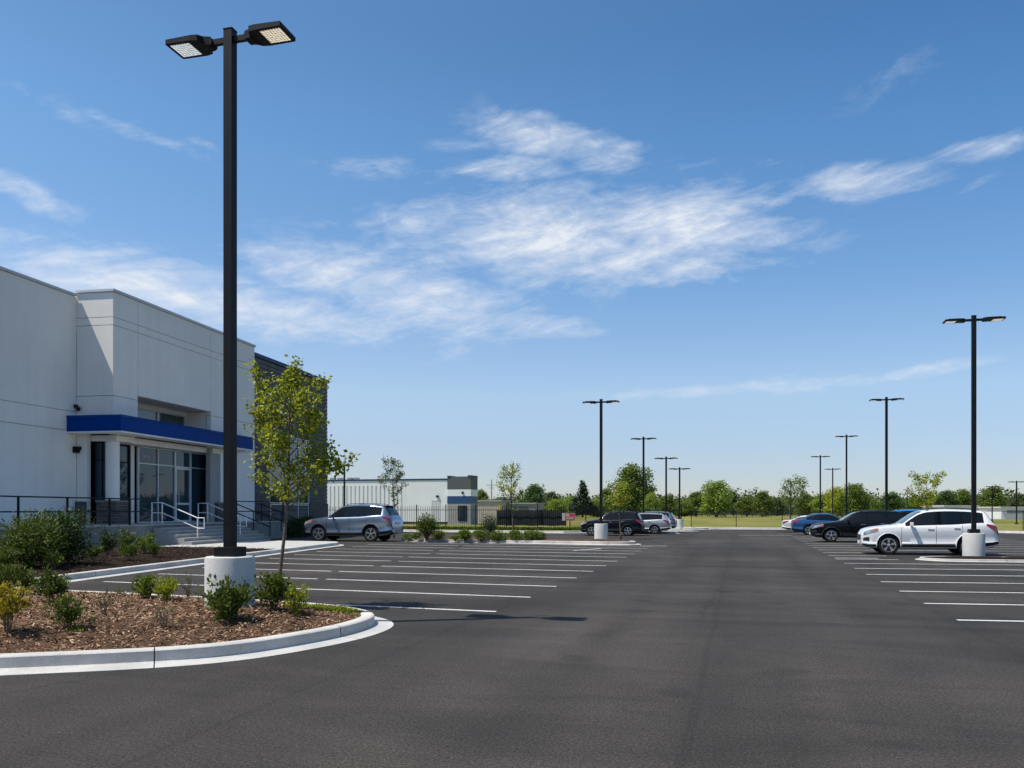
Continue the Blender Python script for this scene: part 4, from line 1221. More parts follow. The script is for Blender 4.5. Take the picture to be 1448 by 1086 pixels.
def car(label, loc, rz, paint, spec, sx=1.0, sz=1.0, sy=1.0, group=None, name='parked_car', glassm=None, wsm=None, clad=True, rim_style=5, cat='car'):
    root = thing(name, label, cat, loc, rz, group)
    S = spec; L = S['L']
    ft, fb, fw, fr, fz = (pchip(S[k]) for k in ('t', 'b', 'w', 'wr', 'zb'))
    gm = glassm or M['carglass']
    def ctrl(x):
        t, b, w, wr, zb = ft(x), fb(x), fw(x), fr(x), fz(x)
        h = b-zb; up = t-b
        rr = min(.07, up*.45)
        return [(0, zb), (w*.80, zb), (w*.93, zb+.03), (w*.998, zb+h*.23), (w*.966, zb+h*.31), (w*.985, zb+h*.52), (w, zb+h*.74), (w*.992, zb+h*.9), (w*.965, b),
                (w*.945 if up > .15 else w*.93, b+.02*min(1, up/.1)), (wr+(.02 if up > .15 else 0), t-rr), (wr*.93, t-rr*.42), (wr*.75, t-rr*.12), (wr*.4, t-.0), (0, t)]
    def P(x, s):
        c = ctrl(x); i = int(min(s, len(c)-1.0001)); f = s-i
        return Vector((x, -(c[i][0]*(1-f)+c[i+1][0]*f), c[i][1]*(1-f)+c[i+1][1]*f))
    def sc(p): return (p[0]*sx, p[1]*sy, p[2]*sz)
    # body shell
    xs = [0, .015, .04, .08, .13, .2]; x = .28
    while x < L-.3: xs.append(x); x += .075
    xs += [L-.28, L-.22, L-.16, L-.11, L-.07, L-.03, L]
    nc = 15; body = MB(); vs = []
    ring = 2*nc-2
    for x in xs:
        c = ctrl(x)
        for k in range(nc): vs.append((x, -c[k][0], c[k][1]))
        for k in range(nc-2, 0, -1): vs.append((x, c[k][0], c[k][1]))
    fs = []
    for i in range(len(xs)-1):
        for k in range(ring):
            k2 = (k+1) % ring
            fs.append((i*ring+k, i*ring+k2, (i+1)*ring+k2, (i+1)*ring+k))
    fs.append(tuple(range(ring-1, -1, -1))); fs.append(tuple((len(xs)-1)*ring+k for k in range(ring)))
    fs = [f[::-1] for f in fs]
    body.add([sc(v) for v in vs], fs)
    bo = body.build('body', paint, root)
    cut = MB(); rw = S['wr_']+.055
    for wx in S['wx']:
        for sd in (-1, 1):
            cut.lathe([(rw, min(sd*.52, sd*1.2)), (rw, max(sd*.52, sd*1.2))], 40, (wx, 0, S['wr_']+.01), 'y')
    cut.v = [sc(v) for v in cut.v]
    cu = cut.build('cutter', M['hub'], root)
    bm = bmesh.new(); bm.from_mesh(cu.data); bmesh.ops.recalc_face_normals(bm, faces=bm.faces[:]); bm.to_mesh(cu.data); bm.free()
    bm = bmesh.new(); bm.from_mesh(bo.data); bmesh.ops.remove_doubles(bm, verts=bm.verts[:], dist=1e-4); bmesh.ops.recalc_face_normals(bm, faces=bm.faces[:]); bm.to_mesh(bo.data); bm.free()
    md = bo.modifiers.new('arch', 'BOOLEAN'); md.operation = 'DIFFERENCE'; md.object = cu; md.solver = 'EXACT'
    dg = bpy.context.evaluated_depsgraph_get(); dg.update()
    me = bpy.data.meshes.new_from_object(bo.evaluated_get(dg))
    bo.modifiers.clear(); old = bo.data; bo.data = me; bpy.data.meshes.remove(old); bpy.data.objects.remove(cu)
    me.name = 'body'
    me.materials.clear(); me.materials.append(paint); me.materials.append(M['hub'])
    for p in me.polygons:
        p.material_index = 0
        cc = p.center
        for wx in S['wx']:
            rx, rz_ = cc.x/sx-wx, cc.z/sz-(S['wr_']+.01)
            if math.hypot(rx, rz_) < rw*1.02 and (abs(p.normal.y) < .3 or abs(cc.y)/sy < .62): p.material_index = 1
    me.polygons.foreach_set('use_smooth', [True]*len(me.polygons)); me.set_sharp_from_angle(angle=R(32)); me.update()
    # surface patches
    def patch(nm, mat_, x0, x1, s0, s1, off=.006, nx=10, ns=4, sides=(-1, 1), parent=root, edge=None):
        res = None
        for sd in sides:
            m = MB(); grid = []
            for i in range(nx+1):
                x = x0+(x1-x0)*i/nx
                a, b = (s0(x) if callable(s0) else s0), (s1(x) if callable(s1) else s1)
                for j in range(ns+1):
                    s = a+(b-a)*j/ns
                    p = P(x, s)
                    dx = P(min(L, x+.01), s)-P(max(0, x-.01), s); ds = P(x, min(13.99, s+.03))-P(x, max(0, s-.03))
                    n = ds.cross(dx)
                    if n.length < 1e-9: n = Vector((0, -1, 0))
                    n.normalize()
                    if n.y > .05 or (abs(n.y) <= .05 and n.z < 0): n = -n
                    q = p + n*off
                    grid.append(sc((q.x, q.y if sd < 0 else -q.y, q.z)))
            f = [(i*(ns+1)+j, (i+1)*(ns+1)+j, (i+1)*(ns+1)+j+1, i*(ns+1)+j+1) for i in range(nx) for j in range(ns)]
            if sd > 0: f = [q[::-1] for q in f]
            m.add(grid, f)
            res = m.build(nm, mat_, parent, smooth='all')
        return res
    # glass and trim
    w0, w1 = S['win'][0][0]-.05, S['win'][-1][1]+.04
    patch('window_trim', M['pillar'], w0, w1, 9.04, 9.97, .004, 24, 3)
    for a, b in S['win']: patch('side_window', gm, a, b, 9.10, 9.90, .009, 10, 2)
    def full(nm, mat_, x0, x1, s0, off):
        m = MB(); nx, ny = 8, 12; 
        for i in range(nx+1):
            x = x0+(x1-x0)*i/nx
            for j in range(ny+1):
                f = j/ny*2-1
                s = 14-(14-s0)*abs(f); p = P(x, min(s, 13.999)); y = p.y if f < 0 else -p.y
                dx = P(x+.01, 13.9)-P(x-.01, 13.9); n = Vector((-dx.z, 0, dx.x)).normalized()
                q = Vector((p.x, y, p.z))+n*off; m.v.append(sc(q))
        for i in range(nx):
            for j in range(ny):
                a = i*(ny+1)+j; m.f.append((a, a+ny+1, a+ny+2, a+1)); m.m.append(0)
        return m.build(nm, mat_, root, smooth='all')
    full('windshield', wsm or M['windshield'], S['ws'][0], S['ws'][1], 10.9, .008)
    full('rear_window', gm, S['rg'][0], S['rg'][1], 10.9, .008)
    # lamps
    for sd in (-1, 1):
        hl = patch('headlight', M['headlight'], S['hl'][0], S['hl'][1], lambda x: 6.2+.9*(x-S['hl'][0]), 8.0, .008, 8, 3, (sd,))
        patch('indicator', M['amber'], S['hl'][1]-.16, S['hl'][1]-.01, 7.0, 7.9, .011, 3, 2, (sd,), hl)
        patch('tail_light', M['taillight'], S['tl'][0], S['tl'][1], lambda x: 7.3-1.9*(x-S['tl'][0])/.44, 8.15, .009, 8, 3, (sd,))
    fl = MB()
    for sd in (-1, 1): fl.lathe([(.05, -.01), (.075, .0), (.075, .03)], 12, (.09, 0, .52), 'y')
    # grille, lower air dam, plate
    zg = fb(.03)
    gr = MB(); gr.box(-.025, .03, -.40, .40, zg-.20, zg-.02); 
    for k in range(4): gr.box(-.032, -.024, -.38, .38, zg-.19+.042*k, zg-.175+.042*k)
    gr.v = [sc(v) for v in gr.v]; gr.build('grille', M['plastic'], root, bevel=.012)
    bd = MB(); bd.v += []; bd.lathe([(.03, -.006), (.05, 0), (.05, .01)], 16, (0, 0, 0)); bd.v = [sc((-.034-v[2], v[0]*1.3, zg-.10+v[1])) for v in bd.v]; bd.build('badge', M['chrome'], root)
    pl = MB(); pl.box(-.03, -.012, -.26, .26, zg-.36, zg-.25); pl.v = [sc(v) for v in pl.v]; pl.build('number_plate', M['plate'], root)
    pl = MB(); pl.box(L-.01, L+.012, -.26, .26, .78, .90); pl.v = [sc(v) for v in pl.v]; pl.build('number_plate', M['plate'], root)
    # bumper skirts, sill cladding
    patch('front_skirt', M['plastic'], .02, S['wx'][0]-rw-.03, 1.2, 2.7, .007, 8, 3)
    patch('rear_skirt', M['plastic'], S['wx'][1]+rw+.03, L-.01, 1.2, 3.1, .007, 8, 3)
    patch('sill', M['plastic'], S['wx'][0]+rw+.03, S['wx'][1]-rw-.03, 1.2, 2.72, .008, 10, 3)
    if clad: patch('sill_strip', M['chrome'], S['wx'][0]+rw+.12, S['wx'][1]-rw-.1, 2.76, 2.9, .012, 10, 1)
    patch('fog_lamp', M['plastic'], .06, .26, 4.4, 5.4, .008, 4, 2)
    if clad:
        for wx in S['wx']:
            for sd in (-1, 1):
                ar = MB(); pts = []
                for k in range(25):
                    a = R(-8+196*k/24); x = wx+math.cos(a)*(rw+.02); z = S['wr_']+.01+math.sin(a)*(rw+.02)
                    yy = fw(max(.05, min(L-.05, x)))*.99
                    pts.append(sc((x, sd*(yy+.0), z)))
                ar.tube(pts, .022, 6)
                ar.build('arch_trim', M['plastic'] if clad != 'body' else paint, root, smooth='all')
    # door seams and handles
    for q in S['seams']: patch('door_seam', M['hub'], q-.006, q+.006, 3.1, 8.9, .003, 1, 10)
    for q in S['seams'][1:]:
        for sd in (-1, 1):
            hm = MB()
            zz = fz(q)+(fb(q)-fz(q))*.86
            hm.box(q-.30, q-.08, sd*fw(q)*.995-.02, sd*fw(q)*.995+.02, zz-.014, zz+.014)
            hm.v = [sc(v) for v in hm.v]; hm.build('door_handle', M['chrome'], root, bevel=.006)
    # mirrors
    for sd in (-1, 1):
        mm = MB(); x = S['win'][0][0]+.12; z = fb(x)+.075
        mm.obox((x+.02, sd*(fw(x)+.12), z+.02), (.13, .22, .15), Matrix.Rotation(sd*.15, 3, 'Z')); mm.obox((x+.03, sd*(fw(x)-.0), z-.03), (.08, .14, .05), Matrix.Identity(3))
        mm.v = [sc(v) for v in mm.v]; mm.build('mirror', paint, root, bevel=.03, smooth=True)
    if S['rails']:
        for sd in (-1, 1):
            rl = MB(); pts = []
            for k in range(13):
                x = 2.35+(4.15-2.35)*k/12; pts.append((x, sd*(fr(x)-.06), ft(x)+(.03 if 0 < k < 12 else -.03)))
            rl.tube([sc(p_) for p_ in pts], .018, 6); rl.build('roof_rail', M['plastic'], root, smooth='all')
        sp_ = MB(); x = S['rg'][0]-.06
        sp_.box(x-.06, x+.16, -.56, .56, ft(x)-.015, ft(x)+.02); sp_.v = [sc(v) for v in sp_.v]; sp_.build('spoiler', paint if clad == 'body' else M['plastic'], root, bevel=.01)
    # wheels
    r = S['wr_']
    ty = MB(); ty.lathe([(r*.66, -.105), (r*.9, -.112), (r*.985, -.09), (r, -.05), (r, .05), (r*.985, .09), (r*.9, .112), (r*.66, .105)], 36, (0,0,0), 'y')
    rm = MB()
    # rim barrel ring
    rm.lathe([(r*.70, -.10), (r*.70, -.112), (r*.65, -.114), (r*.62, -.095), (r*.60, -.02)], 36, (0,0,0), 'y')
    nsp = rim_style
    for k in range(nsp):
        for da in (-.13, .13):
            a = 2*math.pi*k/nsp+.3
            p0 = Vector((math.cos(a)*r*.13, -.085, math.sin(a)*r*.13)); p1 = Vector((math.cos(a+da)*r*.66, -.10, math.sin(a+da)*r*.66))
            dd = p1-p0; an = math.atan2(dd.z, dd.x)
            rm.obox((p0+p1)/2, (dd.length, .03, r*.085), Matrix.Rotation(-an, 3, 'Y'))
    rm.lathe([(r*.17, -.06), (r*.17, -.105), (r*.1, -.112)], 16, (0,0,0), 'y')
    dk = MB(); dk.lathe([(r*.665, -.05), (r*.665, -.03)], 24, (0,0,0), 'y'); 
    tyre_mesh = rim_mesh = disc_mesh = None
    for wx in S['wx']:
        for sd in (-1, 1):
            if tyre_mesh is None:
                to = ty.build('wheel', M['tyre'], root, smooth=True); tyre_mesh = to.data
                ro = rm.build('rim', M['rim'], to, smooth=True); rim_mesh = ro.data
                do = dk.build('brake_disc', M['hub'], to); disc_mesh = do.data
            else:
                to = link(bpy.data.objects.new('wheel', tyre_mesh)); to.parent = root
                ro = link(bpy.data.objects.new('rim', rim_mesh)); ro.parent = to
                do = link(bpy.data.objects.new('brake_disc', disc_mesh)); do.parent = to
            to.location = sc((wx, sd*S['track'], r)); 
            to.scale = (sz, 1, sz)
            to.location.z = r*sz
            if sd > 0: to.rotation_euler = (0, 0, math.pi)
    # interior floor so that the arches are dark
    return root

M['p_silver'] = car_paint('silver_blue_paint', (.25, .305, .385), .8, .26)
M['p_white'] = car_paint('white_paint', (.71, .71, .70), 0, .3)
M['p_navy'] = car_paint('dark_navy_paint', (.003, .0035, .006), .0, .35, .25)
M['p_navy2'] = car_paint('deep_blue_black_paint', (.004, .007, .014), .0, .38, .25)
M['p_blue'] = car_paint('blue_paint', (.008, .07, .2), .2, .28)
M['p_teal'] = car_paint('bright_blue_paint', (.01, .2, .42), .1, .3)
M['p_grey'] = car_paint('light_silver_paint', (.48, .49, .50), .5, .3)
M['gl_green'] = pmat('pale_green_windshield', (.10, .2, .17), .05, var=.3, scale=5, spec=.8)

car('silver SUV parked nose-in to the building beside the sidewalk', (-22.15, 40.95, 0), R(0), M['p_silver'], SUV, 1.035, 1.125, group='parked cars')
car('white wagon parked beside the nearest right lamp post', (4.33, 34.05, 0), R(0), M['p_white'], SUV, .92, .965, group='parked cars', clad='body', rim_style=5)
car('black SUV in the right row behind the white wagon', (3.55, 46.6, 0), R(0), M['p_navy'], SUV, .99, .93, group='parked cars')
car('bright blue car mostly hidden behind the white wagon', (5.9, 49.4, 0), R(0), M['p_teal'], SUV, .93, .97, group='parked cars', clad=False)
car('blue sedan parked nose-out of view, tail to the drive, right row', (3.35+4.6, 58.8, 0), R(180), M['p_blue'], SEDAN, .98, 1.0, group='parked cars', clad=False)
car('white sedan at the far end of the right row, tail to the drive', (3.1+4.6, 66.5, 0), R(180), M['p_white'], SEDAN, .98, .87, group='parked cars', clad=False)
car('dark navy SUV in the left row behind the shrub island', (-9.85, 54.2, 0), R(0), M['p_navy2'], SUV, .81, .90, group='parked cars')
car('silver crossover in the left row beside a lamp post', (-9.05, 59.0, 0), R(0), M['p_grey'], SUV, .92, .84, group='parked cars', clad=False)
car('pale blue car partly hidden behind the silver crossover', (-9.0, 64.0, 0), R(0), M['p_silver'], SUV, .92, .9, group='parked cars', clad=False)

# ------------------------------------------------------------------ plants
def rvec(r): 
    while True:
        v = Vector((r.uniform(-1,1), r.uniform(-1,1), r.uniform(-1,1)))
        if .05 < v.length < 1: return v.normalized()

def shrub_mesh(seed, w, h, n, leaf, up=.4, bare=.0, stems=9, dense=True):
    """multi-stemmed shrub: leaves along branching twigs and through loose lobes"""
    r = random.Random(seed); lf, st = MB(), MB()
    tips = []
    for k in range(stems):
        a = 2*math.pi*k/stems+r.uniform(-.4, .4); sp = r.uniform(.15, 1.0)
        tip = Vector((math.cos(a)*w/2*sp, math.sin(a)*w/2*sp, h*(1-.45*sp*sp)*r.uniform(.78, 1.05)))
        mid = Vector((tip.x*.35+r.uniform(-.1,.1)*w*.3, tip.y*.35+r.uniform(-.1,.1)*w*.3, tip.z*.5))
        base = Vector((math.cos(a)*w*.05, math.sin(a)*w*.05, -.03))
        pts = [base, mid, tip]
        st.tube(pts, [.0065*h/.5, .0045*h/.5, .002], 5)
        twigs = [(mid, tip)]
        for j in range(r.randint(3, 5)):
            t = r.uniform(.3, .95); q = base.lerp(mid, t*2) if t < .5 else mid.lerp(tip, t*2-1)
            e = q + (rvec(r)*.75+Vector((math.cos(a)*.4, math.sin(a)*.4, .6)))*h*r.uniform(.15, .33)
            e.z = max(.04, e.z)
            st.tube([q, e], [.005*h/.5, .002], 4); twigs.append((q, e))
        tips += twigs
    for k in range(n):
        q, e = r.choice(tips); t = r.uniform(.12+bare, 1.08)
        p = q.lerp(e, t) + rvec(r)*leaf*r.uniform(.2, 1.6)
        if p.z < .015: p.z = .015+r.random()*.03
        d = (rvec(r)*.8 + (e-q).normalized()*.7 + Vector((0,0,up)))
        nn = rvec(r)*.7+Vector((0,0,.7))+Vector((p.x, p.y, 0))*.5
        L = leaf*r.uniform(.7, 1.3)
        lf.leaf(p, d, nn, L, L*r.uniform(.4, .6))
    return lf, st

def ball_shrub(seed, w, h, n, leaf, lobes=9):
    r = random.Random(seed); lf, st = MB(), MB()
    cs = []
    for k in range(lobes):
        a = r.uniform(0, 6.28); q = r.uniform(.1, .62)
        cs.append((Vector((math.cos(a)*w/2*q, math.sin(a)*w/2*q, h*r.uniform(.2, .66))), r.uniform(.24, .36)))
    cs.append((Vector((0,0,h*.5)), .42))
    for c, rr in cs: st.tube([Vector((c.x*.1, c.y*.1, -.05)), c*.55, c], [.02*h, .012*h, .006*h], 5)
    for k in range(n):
        c, rr = r.choice(cs); d = rvec(r); d.z = d.z*.85+.12
        rad = rr*(r.random()**.35)*r.uniform(.85, 1.18)
        p = c + Vector((d.x*rad*w, d.y*rad*w, d.z*rad*h))
        if p.z < .02: p.z = .02+r.random()*.05
        L = leaf*r.uniform(.65, 1.35)
        lf.leaf(p, rvec(r)*.8+d*.7+Vector((0,0,.35)), d+rvec(r)*.6+Vector((0,0,.4)), L, L*.52)
    return lf, st

def put_shrub(name, kind, label, pos, w, h, n, leaf, m, seed, group=None, cat='shrub', stemm=None, **kw):
    root = thing(name, label, cat, pos, random.Random(seed).uniform(0, 6.28), group)
    lf, st = (shrub_mesh if kind == 's' else ball_shrub)(seed, w, h, int(n*1.55) if n > 300 else n, leaf, **kw)
    lf.build('foliage', m, root); st.build('stems', stemm or M['twig'], root)
    return root

def IS(u, v):   # point on the island mulch at pixel
    p = G(u, v, .25); z = isl_z(p.x, p.y); p = G(u, v, z); return Vector((p.x, p.y, z-.01))
GI = 'shrubs on the front mulch island'
isl_shrubs = [
 (8, 842, .80, .48, 1500, .045, 'lf_mid', 's', 'fine-leaved low shrub at the left edge of the island'),
 (40, 838, .42, .36, 700, .045, 'lf_mid', 's', 'small green shrub touching the fine-leaved one at the left edge'),
 (73, 851, .56, .38, 1100, .05, 'lf_mid', 's', 'dense rounded green shrub near the back kerb, left of the twiggy sprout'),
 (10, 893, .46, .55, 620, .05, 'lf_gold', 's', 'golden-yellow shrub with bare lower stems at the left edge'),
 (96, 889, .32, .38, 420, .05, 'lf_mid', 's', 'small upright two-lobed green shrub in front of the dense one'),
 (147, 869, .26, .32, 75, .03, 'lf_mid', 's', 'almost leafless upright twiggy sprout in open mulch'),
 (206, 846, .50, .32, 600, .05, 'lf_lite', 's', 'light green spreading shrub at the back kerb'),
 (234, 849, .46, .30, 560, .05, 'lf_yel', 's', 'yellow-green spreading shrub left of the lamp base'),
 (266, 846, .26, .36, 40, .03, 'lf_lite', 's', 'thin pale bare sprig just left of the lamp base'),
 (232, 892, .42, .36, 60, .035, 'lf_mid', 's', 'dry grey twiggy shrub in the middle of the mulch'),
 (322, 883, .60, .50, 1200, .06, 'lf_mid', 's', 'leafy dark green shrub in front of the concrete lamp base'),
 (386, 861, .54, .44, 1000, .055, 'lf_mid', 's', 'bushy green shrub at the foot of the young tree'),
 (421, 876, .34, .46, 420, .045, 'lf_yel', 's', 'olive yellow shrub with visible stems right of the young tree'),
 (108, 896, .22, .06, 90, .04, 'lf_yel', 's', 'tiny yellow-green sprig lying on the mulch'),
 (128, 884, .24, .10, 60, .035, 'lf_lite', 's', 'tiny sparse sprig beside the upright two-lobed shrub'),
 (168, 842, .20, .12, 60, .035, 'lf_lite', 's', 'tiny low sprig by the back kerb'),
 (350, 886, .22, .10, 90, .04, 'lf_mid', 's', 'small low sprig right of the leafy shrub at the lamp base'),
]
for i, (u, v, w, h, n, leaf, m, k, lab) in enumerate(isl_shrubs):
    bare = .25 if ('bare' in lab or 'visible stems' in lab) else 0
    put_shrub('shrub', k, lab, IS(u, v), w, h, n, leaf, M[m], 100+i, GI, bare=bare, stems=13 if n > 900 else (11 if n < 100 else 9))
# ground cover near the island tip
gc = MB(); r = random.Random(5)
for k in range(2600):
    a, q = r.uniform(0, 6.28), math.sqrt(r.random())
    x, y = -5.75+math.cos(a)*q*.62, 11.25+math.sin(a)*q*.38
    if not inside(isl_in, x, y): continue
    gc.leaf(Vector((x, y, isl_z(x, y))), Vector((r.uniform(-.7,.7), r.uniform(-.7,.7), .8)), rvec(r), r.uniform(.03, .07), .014)
o = gc.build('ground_cover', M['lf_yel']); tag(o, 'patch of yellowish ground cover inside the island tip', 'ground cover', kind='stuff')

# entrance bed
GB = 'shrubs in the entrance bed'
def BS(u, v):
    p = G(u, v, .2); z = bed_z(p.x, p.y); p = G(u, v, z); return Vector((p.x, p.y, z-.02))
bed_shrubs = [
 (38, 802, 1.65, 1.55, 5200, .075, 'lf_mid', 'b', 'big loose green bush at the left of the porch'),
 (92, 797, 1.42, 1.60, 4600, .075, 'lf_dark', 'b', 'big dark green bush just right of its twin by the porch'),
 (131, 793, .58, .42, 500, .06, 'lf_mid', 's', 'small low green shrub right of the big dark bush'),
 (152, 786, .62, .75, 620, .07, 'lf_dark', 's', 'dark upright shrub against the porch wall, leftmost of three'),
 (179, 783, .58, .76, 560, .07, 'lf_mid', 's', 'upright shrub with reddish tip, middle of three at the porch wall'),
 (205, 783, .58, .74, 560, .07, 'lf_lite', 's', 'upright light green shrub, rightmost of three at the porch wall'),
 (183, 791, .66, .46, 620, .06, 'lf_mid', 's', 'low spreading shrub in front of the middle upright one'),
 (219, 787, .64, .40, 560, .055, 'lf_mid', 's', 'low wide shrub next to the foot of the steps'),
 (76, 803, .50, .42, 420, .06, 'lf_lite', 's', 'small bright shrub in front of the big bushes'),
 (8, 807, .66, .50, 620, .06, 'lf_mid', 's', 'small shrub at the left edge below the big bush'),
]
for i, (u, v, w, h, n, leaf, m, k, lab) in enumerate(bed_shrubs):
    kw = dict(lobes=16) if k == 'b' else {}
    put_shrub('bush' if k == 'b' else 'shrub', k, lab, BS(u, v), w, h, n, leaf, M[m], 200+i, GB, cat='bush' if k == 'b' else 'shrub', **kw)
# dark hedge plants before the grey wing
for i, (u, d, w, h, lab) in enumerate(((392, 50.5, 2.0, 1.25, 'dark hedge plant below the grey wing, behind the young trunk'), (414, 51.5, 1.9, 1.2, 'dark hedge plant below the grey wing, next to the silver SUV'), (434, 53, 1.9, 1.3, 'dark hedge plant below the grey wing, behind the silver SUV bonnet'))):
    put_shrub('bush', 'b', lab, D(u, d), w, h, 2200, .10, M['lf_dark'], 260+i, 'dark hedge plants', cat='bush')

# shrubs on the mid island (kind shared as two meshes, copied)
GM = 'rounded shrubs on the shrub island'
protos = []
for s in (301, 302, 303):
    lf, st = ball_shrub(s, .75, .56, 1700, .07, 12)
    protos.append((lf, st))
made = {}
def ISM(u, d=41.3):
    p = D(u, d); return Vector((p.x, p.y, mid_z(p.x, p.y)-.02))
midlist = [(577, 43.6, .7, 'low round shrub right behind the silver SUV'), (588, 43.2, .75, 'low round shrub between the SUV and the big round bush'),
           (620, 42.6, .95, 'low round shrub just right of the big round bush'), (643, 42.4, .62, 'smallest low shrub on the shrub island'),
           (658, 42.2, 1.15, 'wide low shrub left of the conical evergreen'), (680, 42.0, 1.1, 'low shrub directly before the conical evergreen'),
           (704, 41.8, 1.15, 'low round shrub with brownish top, left of the slim young tree'), (729, 41.6, 1.05, 'low shrub in front of the slim young tree'),
           (748, 41.4, 1.0, 'low shrub touching the rightmost one on the shrub island'), (762, 41.5, .9, 'rightmost low shrub on the shrub island')]
for i, (u, d, s, lab) in enumerate(midlist):
    k = i % 3
    root = thing('shrub', lab, 'shrub', ISM(u, d), i*1.3, GM)
    if k not in made:
        made[k] = (protos[k][0].build('foliage', M['lf_lite'], root), protos[k][1].build('stems', M['twig'], root))
    else:
        for q in made[k]:
            c = link(q.copy()); c.parent = root
    root.scale = (s*1.0, s*1.0, s*.92)
put_shrub('bush', 'b', 'big round green bush on the shrub island behind the SUV', ISM(603, 42.9), 1.2, 1.42, 2600, .085, M['lf_mid'], 320, cat='bush', lobes=14)
put_shrub('bush', 'b', 'conical dark evergreen bush on the shrub island', ISM(692, 42.6), .85, 1.3, 1700, .06, M['lf_con'], 321, cat='bush', lobes=12)

# ------------------------------------------------------------------ trees
def branch_tree(seed, H, crown0, width, n_br, n_leaf, leaf, lean=(0, 0), trunk_r=.04, prof=None, cluster=1.0, extra=()):
    """young street tree: straight leader, ascending limbs, leaf clusters at the twigs"""
    r = random.Random(seed); tr, cr = MB(), MB()
    def axis(t): return Vector((lean[0]*t*t*H*.5+lean[0]*t*H*.5 + .012*H*math.sin(t*7+seed), lean[1]*t*H + .01*H*math.sin(t*5+1), t*H))
    n = 14
    tr.tube([axis(i/n) + Vector((0,0,-.06 if i == 0 else 0)) for i in range(n+1)], [trunk_r*(1-.86*i/n)*(1.25 if i == 0 else 1) for i in range(n+1)], 10)
    twigs = []
    prof = prof or (lambda t: math.sin(math.pi*min(1, (t*.86+.12)))**.8)
    bl = []
    for k in range(n_br):
        t = (k+.5)/n_br + r.uniform(-.3, .3)/n_br
        bl.append((crown0+(.97-crown0)*t, 2.399*k+r.uniform(-.4,.4), width/2*prof(t)*r.uniform(.65, 1.15), r.uniform(.75, 1.3)))
    bl += list(extra)
    for (t, a, L, rise) in bl:
        b = axis(t); d = Vector((math.cos(a), math.sin(a), rise)).normalized()
        L3 = L/max(.35, math.hypot(d.x, d.y))
        e = b + d*L3 + Vector((0,0,L*.15)); m_ = b.lerp(e, .5)+Vector((math.cos(a), math.sin(a), 0))*L*.10
        r0 = trunk_r*.45*(1-t*.6)
        tr.tube([b, m_, e], [r0, r0*.6, r0*.22], 6)
        twigs.append((m_, e, 1.0)); twigs.append((b.lerp(m_, .6), m_, .35))
        for j in range(5):
            q = b.lerp(m_, r.uniform(.55, 1)) if r.random() < .4 else m_.lerp(e, r.uniform(0, .95))
            dd = (d*.6 + rvec(r)*.85 + Vector((0,0,.35))).normalized()
            f = q + dd*L3*r.uniform(.22, .45)
            tr.tube([q, f], [r0*.3, r0*.12], 4); twigs.append((q, f, 1.3))
    twigs.append((axis(.86), axis(1.0), 1.0)); twigs.append((axis(.93), axis(1.0), 1.2))
    wts = [w*(e-q).length*r.choice((.15, .5, 1.0, 1.9)) for q, e, w in twigs]
    for k in range(n_leaf):
        q, e, w = r.choices(twigs, wts)[0]
        t = r.random()**.7
        c = q.lerp(e, t)
        p = c + rvec(r)*leaf*r.uniform(.3, 2.0)*cluster
        d = rvec(r)*.8+(p-c).normalized()*.5+Vector((0,0,-.25))
        L = leaf*r.uniform(.7, 1.25)
        cr.leaf(p, d, rvec(r)*.7+Vector((0,0,.8)), L, L*r.uniform(.55, .8))
    return tr, cr

tp = IS(396, 832); 
tp = D(395, 14.0); tp.z = isl_z(tp.x, tp.y)
t = thing('young_tree', 'slender young maple with yellow-green leaves on the front island', 'tree', tp)
# spread runs across the view: camera right is (cos15, sin15)
H0 = 3.95
tr, cr = branch_tree(11, H0, .36, .98, 30, 4400, .072, lean=(.075, .02), trunk_r=.034,
    prof=lambda t: (.62+.55*math.sin(math.pi*min(1, t*1.15)))*(1.0 if t < .6 else max(.22, 1-(t-.6)*1.9)),
    extra=[(.40, R(10), .90, .62), (.43, R(20), .80, .75), (.47, R(22), .70, .95), (.40, R(195), .42, .8), (.52, R(170), .55, 1.1), (.60, R(200), .55, 1.3), (.45, R(-15), .55, .55), (.66, R(185), .48, 1.5)])
tr.build('trunk', M['bark'], t, smooth='all'); cr.build('crown', M['lf_yel'], t)

def small_tree(label, pos, H, crown0, width, seed, m, n_leaf=1300, leaf=.14, bark='bark', nbr=16, tr_r=.05):
    t = thing('young_tree', label, 'tree', pos, 0, 'young trees')
    a, b = branch_tree(seed, H, crown0, width, nbr, n_leaf, leaf, trunk_r=tr_r)
    a.build('trunk', M[bark], t, smooth='all'); b.build('crown', M[m], t)
p = D(557, 50); small_tree('young pale green tree before the white warehouse wall', p, 1.6+72*50/1200, .38, 1.65, 31, 'lf_pale', 1500, .10)
p = ISM(724, 42.2); small_tree('slim young tree on the shrub island, crown narrow at top', p, (HZ-657)*42.2/1200+1.6-p.z, .36, 1.35, 32, 'lf_yel', 1500, .085)
p = D(877, 47); small_tree('young tree with pale thin trunk before the left navy SUV', p, (HZ-684)*47/1200+1.6, .42, 1.15, 33, 'lf_yel', 1000, .10)
p = D(1118, 76.5); small_tree('young tree beside the far white sedan, crown open at top', p, (HZ-681)*77/1200+1.6, .38, 2.3, 34, 'lf_lite', 1500, .15)
p = D(1310, 92); small_tree('yellowish young tree behind the roof of the white wagon', p, (HZ-677)*92/1200+1.6, .22, 3.4, 35, 'lf_yel', 1900, .2)

